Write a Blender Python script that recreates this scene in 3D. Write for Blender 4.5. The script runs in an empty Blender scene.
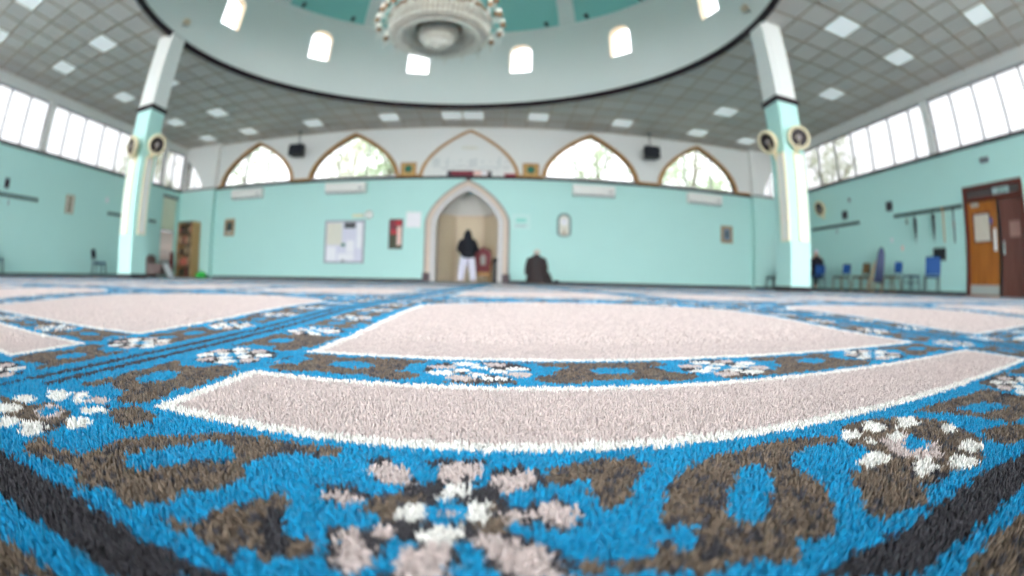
import bpy, bmesh, math, random
import numpy as np
from mathutils import Vector, Matrix
from mathutils.geometry import tessellate_polygon
PI = math.pi
random.seed(7); rng = np.random.default_rng(5)
C = bpy.context.scene.collection
sin, cos, rad = math.sin, math.cos, math.radians

# ------------------------------------------------------------------ room sizes (metres)
XL, XR, YB, YF = -13.38, 10.92, 14.76, -4.0
ZD0, ZD1, ZC = 3.52, 3.61, 5.41
RCX, RCY, RR = -1.21, 6.62, 6.255

# ------------------------------------------------------------------ materials
def mat(name, col, rough=0.6, metal=0.0, noise=0.0, nscale=8.0, bump=0.0, bscale=60.0, emit=None, estr=0.0, spec=0.5, coat=0.0):
    m = bpy.data.materials.new(name); m.use_nodes = True
    nt = m.node_tree; b = nt.nodes['Principled BSDF']
    b.inputs['Base Color'].default_value = (*col, 1); b.inputs['Roughness'].default_value = rough
    b.inputs['Metallic'].default_value = metal; b.inputs['Specular IOR Level'].default_value = spec
    b.inputs['Coat Weight'].default_value = coat
    if emit: b.inputs['Emission Color'].default_value = (*emit, 1); b.inputs['Emission Strength'].default_value = estr
    tc = nt.nodes.new('ShaderNodeTexCoord')
    if noise:
        n = nt.nodes.new('ShaderNodeTexNoise'); n.inputs['Scale'].default_value = nscale; n.inputs['Detail'].default_value = 5
        nt.links.new(tc.outputs['Object'], n.inputs['Vector'])
        mx = nt.nodes.new('ShaderNodeMix'); mx.data_type = 'RGBA'
        mx.inputs[6].default_value = (*[max(0, c*(1-noise)) for c in col], 1); mx.inputs[7].default_value = (*[min(1, c*(1+noise)) for c in col], 1)
        nt.links.new(n.outputs['Fac'], mx.inputs[0]); nt.links.new(mx.outputs[2], b.inputs['Base Color'])
    if bump:
        n2 = nt.nodes.new('ShaderNodeTexNoise'); n2.inputs['Scale'].default_value = bscale; n2.inputs['Detail'].default_value = 4
        nt.links.new(tc.outputs['Object'], n2.inputs['Vector'])
        bp = nt.nodes.new('ShaderNodeBump'); bp.inputs['Strength'].default_value = bump; bp.inputs['Distance'].default_value = 0.01
        nt.links.new(n2.outputs['Fac'], bp.inputs['Height']); nt.links.new(bp.outputs['Normal'], b.inputs['Normal'])
    return m
def srgb(r, g, b):
    f = lambda c: (c/255/12.92) if c/255 <= 0.04045 else ((c/255+0.055)/1.055)**2.4
    return (f(r), f(g), f(b))
def wood(name, c1, c2, scale=6.0, rough=0.45, axis='Z'):
    m = mat(name, c1, rough); nt = m.node_tree; b = nt.nodes['Principled BSDF']
    tc = nt.nodes.new('ShaderNodeTexCoord'); mp = nt.nodes.new('ShaderNodeMapping')
    mp.inputs['Scale'].default_value = (1, 1, 0.08) if axis == 'Z' else (0.08, 1, 1)
    n = nt.nodes.new('ShaderNodeTexNoise'); n.inputs['Scale'].default_value = scale*4; n.inputs['Detail'].default_value = 6
    r = nt.nodes.new('ShaderNodeValToRGB'); r.color_ramp.elements[0].position = .35; r.color_ramp.elements[1].position = .65
    r.color_ramp.elements[0].color = (*c1, 1); r.color_ramp.elements[1].color = (*c2, 1)
    nt.links.new(tc.outputs['Object'], mp.inputs['Vector']); nt.links.new(mp.outputs['Vector'], n.inputs['Vector'])
    nt.links.new(n.outputs['Fac'], r.inputs['Fac']); nt.links.new(r.outputs['Color'], b.inputs['Base Color'])
    return m
def glass_mat(name, tint=(1, 1, 1), gloss=0.08):
    m = bpy.data.materials.new(name); m.use_nodes = True; nt = m.node_tree; nt.nodes.clear()
    o = nt.nodes.new('ShaderNodeOutputMaterial'); t = nt.nodes.new('ShaderNodeBsdfTransparent'); t.inputs['Color'].default_value = (*tint, 1)
    g = nt.nodes.new('ShaderNodeBsdfGlossy'); g.inputs['Roughness'].default_value = 0.02
    fr = nt.nodes.new('ShaderNodeFresnel'); fr.inputs['IOR'].default_value = 1.25
    mx = nt.nodes.new('ShaderNodeMixShader'); nt.links.new(fr.outputs['Fac'], mx.inputs['Fac'])
    nt.links.new(t.outputs[0], mx.inputs[1]); nt.links.new(g.outputs[0], mx.inputs[2]); nt.links.new(mx.outputs[0], o.inputs['Surface'])
    return m
M = {}
M['teal'] = mat('teal_paint', srgb(182, 225, 218), 0.55, noise=0.02, nscale=1.5, bump=0.03)
M['white'] = mat('white_paint', srgb(226, 226, 222), 0.6, noise=0.015, nscale=1.5)
M['drum'] = mat('drum_paint', srgb(222, 226, 222), 0.6, noise=0.015, nscale=1.2)
M['dome'] = mat('dome_paint', srgb(140, 206, 198), 0.6, noise=0.02, nscale=1.0)
M['dark_trim'] = mat('dark_trim', srgb(34, 18, 26), 0.55, spec=.3); M['edge_brown'] = mat('edge_brown', srgb(134, 118, 112), .5)
M['gold'] = mat('gold_paint', srgb(176, 128, 66), 0.45, metal=0.0, noise=0.12, nscale=10)
M['gold_dark'] = mat('dark_gold_edge', srgb(96, 66, 34), 0.5)
M['frame'] = mat('window_frame', srgb(120, 118, 122), 0.5)
M['glass'] = glass_mat('tinted_window_glass', (.36, .36, .36)); M['arch_glass'] = glass_mat('arched_window_glass', (.5, .5, .5)); M['clear_glass'] = glass_mat('clear_window_glass')
M['grid'] = mat('ceiling_grid', srgb(182, 162, 138), 0.36, metal=.8)
M['beige'] = mat('beige_plaster', srgb(208, 192, 165), 0.6, noise=0.05, nscale=3)
M['stone'] = mat('mihrab_stone', srgb(210, 190, 172), 0.45, noise=0.1, nscale=6)
M['grey_stone'] = mat('mihrab_grey_stone', srgb(205, 200, 198), 0.5, noise=0.06, nscale=5)
M['plum'] = mat('plum_stone', srgb(70, 45, 52), 0.45)
M['cream'] = mat('cream_plastic', srgb(228, 214, 178), 0.4)
M['white_plastic'] = mat('white_plastic', srgb(232, 230, 224), 0.4)
M['black'] = mat('black_plastic', srgb(22, 22, 25), 0.45)
M['dark_wire'] = mat('dark_wire', srgb(48, 38, 40), 0.4, metal=0.3)
M['blade'] = mat('fan_blade', srgb(58, 48, 50), 0.4)
M['hub'] = mat('fan_hub', srgb(170, 160, 158), 0.35)
M['chrome'] = mat('chrome', (0.7, 0.7, 0.72), 0.25, metal=1.0)
M['dark_metal'] = mat('dark_metal', srgb(38, 42, 46), 0.45, metal=0.4)
M['tan_metal'] = mat('tan_metal', srgb(122, 104, 76), 0.45, metal=0.3)
M['blue'] = mat('blue_fabric', srgb(10, 68, 128), 0.75, noise=0.1, nscale=30, bump=0.1, bscale=300)
M['navy'] = mat('navy_fabric', srgb(38, 62, 92), 0.75, noise=0.1, nscale=30)
M['brown_fabric'] = mat('brown_fabric', srgb(92, 74, 46), 0.8, noise=0.12, nscale=30)
M['dark_fabric'] = mat('dark_fabric', srgb(26, 30, 38), 0.8, noise=0.1, nscale=30)
M['door'] = wood('orange_wood', srgb(150, 86, 22), srgb(172, 104, 34), 3.0, 0.35)
M['door_dark'] = wood('dark_red_wood', srgb(92, 52, 44), srgb(108, 64, 56), 3.0, 0.22)
M['door_frame'] = wood('door_frame_wood', srgb(84, 26, 14), srgb(100, 34, 20), 3.0, 0.35)
M['oak'] = wood('oak', srgb(176, 134, 84), srgb(190, 150, 98), 4.0, 0.5)
M['oak_dark'] = wood('dark_oak', srgb(92, 66, 40), srgb(110, 80, 50), 4.0, 0.5)
M['steel'] = mat('kick_plate_steel', srgb(205, 205, 200), 0.35, metal=0.6)
M['dark_glass'] = mat('dark_glass', srgb(78, 68, 68), 0.1, coat=0.5)
M['frosted'] = mat('frosted_pane', srgb(205, 195, 180), 0.5, noise=0.12, nscale=6)
M['diffuser'] = mat('light_diffuser', srgb(240, 244, 244), 0.5, emit=(0.93, 1, 1), estr=0.16)
M['crystal'] = mat('crystal_bead', srgb(234, 228, 216), 0.15, spec=0.9, noise=0.3, nscale=14, coat=0.5); M['smoky'] = mat('smoky_glass', srgb(178, 166, 150), .35, noise=.3, nscale=7)
M['brass'] = mat('brass', srgb(150, 120, 88), 0.4, metal=0.4)
M['bulb'] = mat('candle_bulb', srgb(240, 235, 225), 0.3, emit=(1, 0.93, 0.8), estr=0.5)
M['skin'] = mat('skin', srgb(196, 150, 126), 0.55, noise=0.06, nscale=20)
M['bald'] = mat('pale_skin', srgb(214, 184, 164), 0.55, noise=0.05, nscale=20)
M['grey_hair'] = mat('grey_hair', srgb(190, 184, 176), 0.8, noise=0.2, nscale=80)
M['eye'] = mat('eye', srgb(40, 30, 26), 0.2)
M['black_cloth'] = mat('black_cloth', srgb(18, 20, 30), 0.85, noise=0.1, nscale=30, bump=0.2, bscale=60)
M['white_cloth'] = mat('white_cloth', srgb(226, 222, 236), 0.85, noise=0.03, nscale=10, bump=0.15, bscale=20)
M['brown_cloth'] = mat('brown_coat_cloth', srgb(52, 42, 42), 0.85, noise=0.15, nscale=60, bump=0.2, bscale=80)
M['red'] = mat('red_leather', srgb(122, 22, 34), 0.5, noise=0.2, nscale=12)
M['red_bright'] = mat('red_face', srgb(190, 20, 40), 0.5, noise=0.15, nscale=9)
M['crimson'] = mat('crimson_face', srgb(128, 18, 42), 0.5, noise=0.3, nscale=9)
M['pale_pink'] = mat('pale_pink_face', srgb(236, 196, 184), 0.5, noise=0.15, nscale=9)
M['green'] = mat('green_plastic', srgb(24, 176, 54), 0.5)
M['dk_green'] = mat('dark_green', srgb(22, 110, 84), 0.5)
M['paper'] = mat('white_paper', srgb(236, 234, 238), 0.7, noise=0.02, nscale=5)
M['paper_lilac'] = mat('lilac_paper', srgb(216, 214, 228), 0.7, noise=0.05, nscale=6)
M['paper_cream'] = mat('cream_paper', srgb(222, 218, 204), 0.7, noise=0.05, nscale=6)
M['grey'] = mat('grey_frame', srgb(150, 152, 160), 0.5)
M['charcoal'] = mat('charcoal', srgb(74, 74, 78), 0.6, noise=0.25, nscale=14)
M['wood_frame'] = wood('picture_frame_wood', srgb(150, 122, 92), srgb(170, 140, 106), 8.0)
M['pic_dark'] = mat('dark_picture', srgb(52, 66, 62), 0.4, noise=0.5, nscale=14)
M['pic_blue'] = mat('blue_grey_picture', srgb(110, 130, 150), 0.4, noise=0.4, nscale=12)
M['olive'] = mat('olive_picture', srgb(54, 58, 26), 0.5, noise=0.4, nscale=9)
M['plum_black'] = mat('plum_black', srgb(52, 40, 50), 0.5)
M['aqua_paper'] = mat('aqua_paper', srgb(196, 228, 222), 0.7, noise=0.03, nscale=9)
M['aqua_ink'] = mat('aqua_ink', srgb(150, 216, 204), 0.7)
M['faint_ink'] = mat('grey_ink', srgb(178, 184, 184), 0.7)
M['gold_ink'] = mat('pale_gold_ink', srgb(206, 198, 170), 0.7)

M['bag_brown'] = mat('taupe_leather', srgb(116, 96, 92), 0.6, noise=0.1, nscale=10)
M['maroon'] = mat('maroon_cloth', srgb(110, 36, 40), 0.8, noise=0.1, nscale=20)
M['bark'] = mat('bark', srgb(150, 140, 126), 0.9, noise=0.3, nscale=12, bump=0.4, bscale=20)
def leaf_mat(name, col):
    m = mat(name, col, .6, noise=.15, nscale=1.5); nt = m.node_tree; b = nt.nodes['Principled BSDF']; o = nt.nodes['Material Output']
    t = nt.nodes.new('ShaderNodeBsdfTranslucent'); t.inputs['Color'].default_value = (*col, 1); mx = nt.nodes.new('ShaderNodeMixShader'); mx.inputs['Fac'].default_value = .5
    nt.links.new(b.outputs[0], mx.inputs[1]); nt.links.new(t.outputs[0], mx.inputs[2]); nt.links.new(mx.outputs[0], o.inputs['Surface']); return m
M['blind_green'] = leaf_mat('olive_blind', srgb(224, 230, 212)); M['curtain'] = leaf_mat('pale_pink_curtain', srgb(244, 232, 226))
M['leaf'] = leaf_mat('leaf', srgb(206, 218, 190)); M['leaf2'] = leaf_mat('leaf_pale', srgb(222, 224, 204))
M['ground'] = mat('outdoor_paving', srgb(150, 150, 145), 0.9, noise=0.1, nscale=2)
BOOKC = [srgb(70, 44, 30), srgb(150, 60, 48), srgb(60, 64, 44), srgb(168, 148, 118), srgb(44, 40, 44), srgb(190, 110, 90), srgb(96, 76, 54)]
BOOKN = ['dark brown', 'brick red', 'olive', 'tan', 'black', 'salmon', 'brown']
M['books'] = [mat('book_cover_' + n.replace(' ', '_'), c, 0.6) for n, c in zip(BOOKN, BOOKC)]
# ceiling tile: every tile a slightly different grey, with fine fissure noise
TX, TY = 0.70, 0.733
def tile_material():
    m = mat('ceiling_tile', srgb(196, 194, 190), 0.8); nt = m.node_tree; b = nt.nodes['Principled BSDF']
    tc = nt.nodes.new('ShaderNodeTexCoord'); mp = nt.nodes.new('ShaderNodeMapping')
    mp.inputs['Scale'].default_value = (1/TX, 1/TY, 1); mp.inputs['Location'].default_value = (0.0, 0.0, 0.5)
    fl = nt.nodes.new('ShaderNodeVectorMath'); fl.operation = 'FLOOR'
    wn = nt.nodes.new('ShaderNodeTexWhiteNoise'); wn.noise_dimensions = '2D'
    n = nt.nodes.new('ShaderNodeTexNoise'); n.inputs['Scale'].default_value = 40
    ad = nt.nodes.new('ShaderNodeMath'); ad.operation = 'MULTIPLY_ADD'; ad.inputs[1].default_value = 0.25
    r = nt.nodes.new('ShaderNodeValToRGB')
    r.color_ramp.elements[0].color = (*srgb(196, 189, 182), 1); r.color_ramp.elements[1].color = (*srgb(207, 200, 193), 1)
    L = nt.links.new
    L(tc.outputs['Object'], mp.inputs['Vector']); L(mp.outputs['Vector'], fl.inputs[0]); L(fl.outputs[0], wn.inputs['Vector'])
    L(tc.outputs['Object'], n.inputs['Vector']); L(n.outputs['Fac'], ad.inputs[0]); L(wn.outputs['Value'], ad.inputs[2])
    L(ad.outputs[0], r.inputs['Fac']); L(r.outputs['Color'], b.inputs['Base Color'])
    return m
M['tile'] = tile_material()

# ------------------------------------------------------------------ mesh builder
class MB:
    def __init__(s): s.v = []; s.f = []; s.m = []; s.x = Matrix.Identity(4); s.mi = 0
    def add(s, vs, fs):
        b = len(s.v); s.v += [tuple(s.x @ Vector(p)) for p in vs]
        s.f += [tuple(i+b for i in f) for f in fs]; s.m += [s.mi]*len(fs)
        return s
    def box(s, x0, x1, y0, y1, z0, z1):
        x0, x1 = min(x0, x1), max(x0, x1); y0, y1 = min(y0, y1), max(y0, y1); z0, z1 = min(z0, z1), max(z0, z1)
        return s.add([(x0,y0,z0),(x1,y0,z0),(x1,y1,z0),(x0,y1,z0),(x0,y0,z1),(x1,y0,z1),(x1,y1,z1),(x0,y1,z1)],
                     [(0,3,2,1),(4,5,6,7),(0,1,5,4),(1,2,6,5),(2,3,7,6),(3,0,4,7)])
    def tube(s, pts, r, n=8, cap=True):
        pts = [Vector(p) for p in pts]; rs = r if isinstance(r, (list, tuple)) else [r]*len(pts)
        vs, fs = [], []; up = None
        for i, p in enumerate(pts):
            t = (pts[min(i+1, len(pts)-1)]-pts[max(i-1, 0)]).normalized()
            if up is None: up = Vector((0,0,1)) if abs(t.z) < .9 else Vector((1,0,0))
            a = t.cross(up).normalized(); up = a.cross(t).normalized()
            vs += [p + rs[i]*(cos(2*PI*k/n)*a + sin(2*PI*k/n)*up) for k in range(n)]
        for i in range(len(pts)-1):
            for k in range(n):
                fs.append((i*n+k, i*n+(k+1)%n, (i+1)*n+(k+1)%n, (i+1)*n+k))
        if cap: fs += [tuple(range(n))[::-1], tuple((len(pts)-1)*n+k for k in range(n))]
        return s.add(vs, fs)
    def lathe(s, prof, n=32, c=(0,0,0), a0=0, a1=2*PI):
        full = abs(a1-a0-2*PI) < 1e-6; na = n if full else n+1; vs, fs = [], []
        for (r, z) in prof:
            for k in range(na):
                a = a0+(a1-a0)*k/n; vs.append((c[0]+r*cos(a), c[1]+r*sin(a), c[2]+z))
        for i in range(len(prof)-1):
            for k in range(n):
                k2 = (k+1) % na
                fs.append((i*na+k, i*na+k2, (i+1)*na+k2, (i+1)*na+k))
        return s.add(vs, fs)
    def ball(s, c, r, nu=14, nv=9):
        r = r if isinstance(r, (tuple, list)) else (r,)*3; vs = [(c[0], c[1], c[2]-r[2])]; fs = []
        for i in range(1, nv):
            t = -PI/2+PI*i/nv
            vs += [(c[0]+r[0]*cos(t)*cos(2*PI*k/nu), c[1]+r[1]*cos(t)*sin(2*PI*k/nu), c[2]+r[2]*sin(t)) for k in range(nu)]
        vs.append((c[0], c[1], c[2]+r[2])); e = len(vs)-1
        for k in range(nu):
            fs.append((0, 1+(k+1)%nu, 1+k)); fs.append((e, e-nu+k, e-nu+(k+1)%nu))
            for i in range(nv-2):
                a = 1+i*nu; fs.append((a+k, a+(k+1)%nu, a+nu+(k+1)%nu, a+nu+k))
        return s.add(vs, fs)
    def prism(s, poly, d0, d1, plane='XZ'):
        """extrude a 2d polygon between depths d0 and d1 along the third axis"""
        f = {'XZ': lambda a, b, d: (a, d, b), 'YZ': lambda a, b, d: (d, a, b), 'XY': lambda a, b, d: (a, b, d)}[plane]
        n = len(poly); tris = tessellate_polygon([[Vector((a, b, 0)) for a, b in poly]])
        vs = [f(a, b, d0) for a, b in poly]+[f(a, b, d1) for a, b in poly]
        fs = [tuple(t) for t in tris]+[tuple(i+n for i in t[::-1]) for t in tris]
        fs += [(i, (i+1) % n, n+(i+1) % n, n+i) for i in range(n)]
        return s.add(vs, fs)
    def band(s, outer, inner, y0, y1, closed=False):
        """a moulding between two open XZ curves of equal length, from y0 (front) to y1 (back)"""
        n = len(outer); vs = [(a, y0, b) for a, b in outer]+[(a, y0, b) for a, b in inner]+[(a, y1, b) for a, b in outer]+[(a, y1, b) for a, b in inner]
        fs = []
        for i in range(n if closed else n-1):
            j = (i+1) % n
            fs += [(i, j, n+j, n+i), (2*n+i, 3*n+i, 3*n+j, 2*n+j), (i, 2*n+i, 2*n+j, j), (n+i, n+j, 3*n+j, 3*n+i)]
        if not closed: fs += [(0, n, 3*n, 2*n), (n-1, 3*n-1, 4*n-1, 2*n-1)]
        return s.add(vs, fs)
    def build(s, name, m=None, parent=None, smooth=False, bevel=0.0, kind=None):
        me = bpy.data.meshes.new(name); me.from_pydata(s.v, [], s.f)
        bm = bmesh.new(); bm.from_mesh(me); bmesh.ops.recalc_face_normals(bm, faces=bm.faces[:]); bm.to_mesh(me); bm.free()
        for q in (m if isinstance(m, (list, tuple)) else [m]): me.materials.append(q)
        me.polygons.foreach_set('material_index', s.m)
        me.polygons.foreach_set('use_smooth', [smooth]*len(me.polygons))
        o = bpy.data.objects.new(name, me); C.objects.link(o)
        if smooth:
            try: me.set_sharp_from_angle(angle=rad(40))
            except Exception: pass
        if bevel:
            b = o.modifiers.new('Bevel', 'BEVEL'); b.width = bevel; b.segments = 2; b.limit_method = 'ANGLE'
        if parent: o.parent = parent
        if kind: o['kind'] = kind
        return o
def tag(o, label, cat, group=None):
    o['label'] = label; o['category'] = cat
    if group: o['group'] = group
    return o
def thing(name, label, cat, loc=(0,0,0), rz=0.0, group=None):
    o = bpy.data.objects.new(name, None); o.empty_display_size = 0.1; C.objects.link(o)
    o.location = loc; o.rotation_euler = (0, 0, rz); return tag(o, label, cat, group)
def copy_tree(o, parent=None):
    c = o.copy(); C.objects.link(c)
    if parent: c.parent = parent
    for ch in list(o.children): copy_tree(ch, c)
    return c
def struct(mb, name, m, parent=None, smooth=False, bevel=0.0): return mb.build(name, m, parent, smooth, bevel, 'structure')
def arch(half, h, zb, xc=0.0, n=16, p=1.95, q=0.95):
    """pointed arch from left foot over the apex to right foot"""
    left = []
    for i in range(n+1):
        t = (i/n)**1.0; left.append((xc-half*(1-t**p)**q, zb+h*t))
    return left+[(2*xc-x, z) for x, z in left[-2::-1]]
def mihrab_curve(half, spring, apex, xc, z0=0.0, n=16):
    pts = [(xc-half, z0)]+arch(half, apex-spring, spring, xc, n, 1.6, 0.8)+[(xc+half, z0)]
    return pts

# ------------------------------------------------------------------ wall with openings whose top is a curve (built as vertical strips)
def strip_wall(mb, x0, x1, z0, z1, openings, y0, y1):
    """openings: list of dict(curve=[(x,z)...] left to right, zb=sill). Front face at y0, back at y1, reveals between."""
    xs = sorted(set([x0, x1]+[round(p[0], 5) for o in openings for p in o['curve']]))
    def top(o, x):
        c = o['curve']
        for (a, za), (b, zb_) in zip(c, c[1:]):
            if a-1e-4 <= x <= b+1e-4 and b-a > 1e-6: return za+(zb_-za)*(x-a)/(b-a)
        return o['zb']
    for a, b in zip(xs, xs[1:]):
        if b-a < 1e-5: continue
        mid = (a+b)/2; op = None
        for o in openings:
            if o['curve'][0][0] < mid < o['curve'][-1][0]: op = o
        for y in (y0, y1):
            if op is None: mb.add([(a,y,z0),(b,y,z0),(b,y,z1),(a,y,z1)], [(0,1,2,3)])
            else:
                if op['zb'] > z0+1e-4: mb.add([(a,y,z0),(b,y,z0),(b,y,op['zb']),(a,y,op['zb'])], [(0,1,2,3)])
                mb.add([(a,y,top(op,a)),(b,y,top(op,b)),(b,y,z1),(a,y,z1)], [(0,1,2,3)])
    for o in openings:
        c = list(o['curve'])
        if c[0][1] > o['zb']+1e-4: c = [(c[0][0], o['zb'])]+c+[(c[-1][0], o['zb'])]
        for (a, za), (b, zb_) in zip(c, c[1:]): mb.add([(a,y0,za),(b,y0,zb_),(b,y1,zb_),(a,y1,za)], [(0,1,2,3)])
        if o['zb'] > z0+1e-4: mb.add([(c[0][0],y0,o['zb']),(c[-1][0],y0,o['zb']),(c[-1][0],y1,o['zb']),(c[0][0],y1,o['zb'])], [(0,1,2,3)])
    return mb

# ================================================================== CARPET
HC = 0.045                     # unit of the carpet pattern: pile tips to lens axis
CAMZ = 0.055
BLUE, BROWN, DARK, PINK, WHITE = range(5)
COLS = np.array([[0.002, 0.235, 0.45], [0.125, 0.092, 0.066], [0.034, 0.032, 0.038], [0.52, 0.435, 0.41], [0.72, 0.705, 0.665]])
CAMR = (Vector((0.99933948, -0.02975832, 0.02085785)), Vector((-0.02043069, 0.01458688, 0.99968486)), Vector((0.03005319, 0.99945068, -0.01396926)))
FPX = 444.81
def floor_point(px, py):
    """a point of the photograph's foreground taken back to the carpet plane, in pattern units"""
    x, y = px-512, 288-py; r = math.hypot(x, y)+1e-9; t = 2*math.asin(r/(2*FPX))
    d = cos(t)*CAMR[2]+sin(t)*(x/r*CAMR[0]+y/r*CAMR[1]); k = -1/d.z
    return (d.x*k, d.y*k)
def crop_poly(ox, oy, pts, s=2.994): return np.array([floor_point(ox+a/s, oy+b/s) for a, b in pts])
def inside(poly, x, y):
    r = np.zeros(x.shape, bool); n = len(poly)
    for i in range(n):
        x1, y1 = poly[i]; x2, y2 = poly[(i+1) % n]
        c = ((y1 > y) != (y2 > y)) & (x < (x2-x1)*(y-y1)/(y2-y1+1e-12)+x1); r ^= c
    return r
PU, PV = 14.55, 26.0           # one prayer place: width and depth in pattern units
def vnoise(x, y, seed=0):
    xi = np.floor(x).astype(int); yi = np.floor(y).astype(int); fx = x-xi; fy = y-yi
    fx = fx*fx*(3-2*fx); fy = fy*fy*(3-2*fy)
    h = lambda a, b: ((np.sin(a*127.1+b*311.7+seed*74.7)*43758.5453) % 1.0)
    return (h(xi,yi)*(1-fx)+h(xi+1,yi)*fx)*(1-fy)+(h(xi,yi+1)*(1-fx)+h(xi+1,yi+1)*fx)*fy
def motif(col, du, dv, wn, ring_first):
    """flower at the origin, ringed leaves at +-1.5 along u; du,dv already wrapped"""
    ell = lambda cx, cy, rx, ry: ((du-cx)/rx)**2+((dv-cy)/ry)**2+0.45*(wn-.5)
    for sx in (-1, 1):
        col[ell(sx*1.52, 0.0, .62, .50) < 1] = BROWN
        col[ell(sx*0.92, -.38, .30, .22) < 1] = BROWN
        col[ell(sx*0.95, .42, .26, .17) < 1] = BROWN
        col[ell(sx*1.52, 0.02, .27, .19) < 1] = BLUE
    r = np.hypot(du, dv)
    col[(r < .62) & (wn > .5) & (r > .2)] = DARK
    for k in range(8):
        a = k*PI/4+PI/8; col[((du-.47*cos(a))/.155)**2+((dv-.42*sin(a))/.115)**2+.5*(wn-.5) < 1] = PINK if k % 2 else WHITE
    for k in range(4):
        a = k*PI/2; col[((du-.2*cos(a))/.12)**2+((dv-.2*sin(a))/.10)**2 < 1] = WHITE
    col[(abs(du) < .11) & (abs(dv) < .11)] = BLUE
def pattern(x, y):
    """x,y in pattern units on the floor -> colour index"""
    yy = np.clip((y-5)/11.0, 0, 1); g = 1+0.2*yy*yy*(3-2*yy)
    u = (x/g-2.85+PU/2) % PU-PU/2; v = (y-0.9) % PV+0.9      # v in 0.9 .. 26.9
    wn = vnoise(x*3.1, y*3.1, 3); w2 = vnoise(x*1.4+9, y*1.4, 5)
    col = np.full(x.shape, BLUE)
    col[(w2 > .58) & (wn > .35)] = BROWN
    wrap = lambda a, p: (a+p/2) % p-p/2
    def paint(mask, du, dv):
        c = np.full(int(mask.sum()), BLUE); c[(w2[mask] > .62)] = BROWN; motif(c, du[mask], dv[mask], wn[mask], 0); col[mask] = c
    m = (v < 2.6) & (abs(u) < 7.0); paint(m, wrap(u, 3.05), v-1.8)
    m = (v > 4.1) & (v < 5.75) & (abs(u) < 7.0); paint(m, wrap(u, 3.05), v-4.93)
    m = (abs(u) > 5.55) & (abs(u) < 7.05) & (v > 1.0); paint(m, wrap(v-1.8, 3.1), np.abs(u)-6.28)
    m = (v > 17) & (abs(u) < 5.5); paint(m, wrap(u-1.5, 3.05), wrap(v-19.2, 2.9))
    # separators between places, dark stripe between rows
    s = PU/2-np.abs(u); col[s < .52] = BLUE; col[(s > .09) & (s < .25)] = DARK
    t = np.minimum(np.abs(v-0.9), np.abs(v-26.9)); col[t < .55] = BLUE; col[(t < .19)] = DARK
    # cream field and bar, each with a white outline and a thin blue edge
    def field(d):                                # signed distance, inside positive
        col[(d > -.10) & (d <= 0)] = BLUE; col[d > 0] = WHITE; col[d > .16] = PINK
    field(np.minimum(5.55-np.abs(u), np.minimum(v-2.5, 4.2-v)))
    topv = 16.8+5.8*np.sqrt(np.clip(1-(np.abs(u)/5.6)**1.7, 0, 1))
    field(np.minimum(5.45-np.abs(u), np.minimum(v-5.6, (topv-v)*0.7)))
    return col
L_, M_, R_ = (0, 384), (342, 384), (682, 384)
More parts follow.
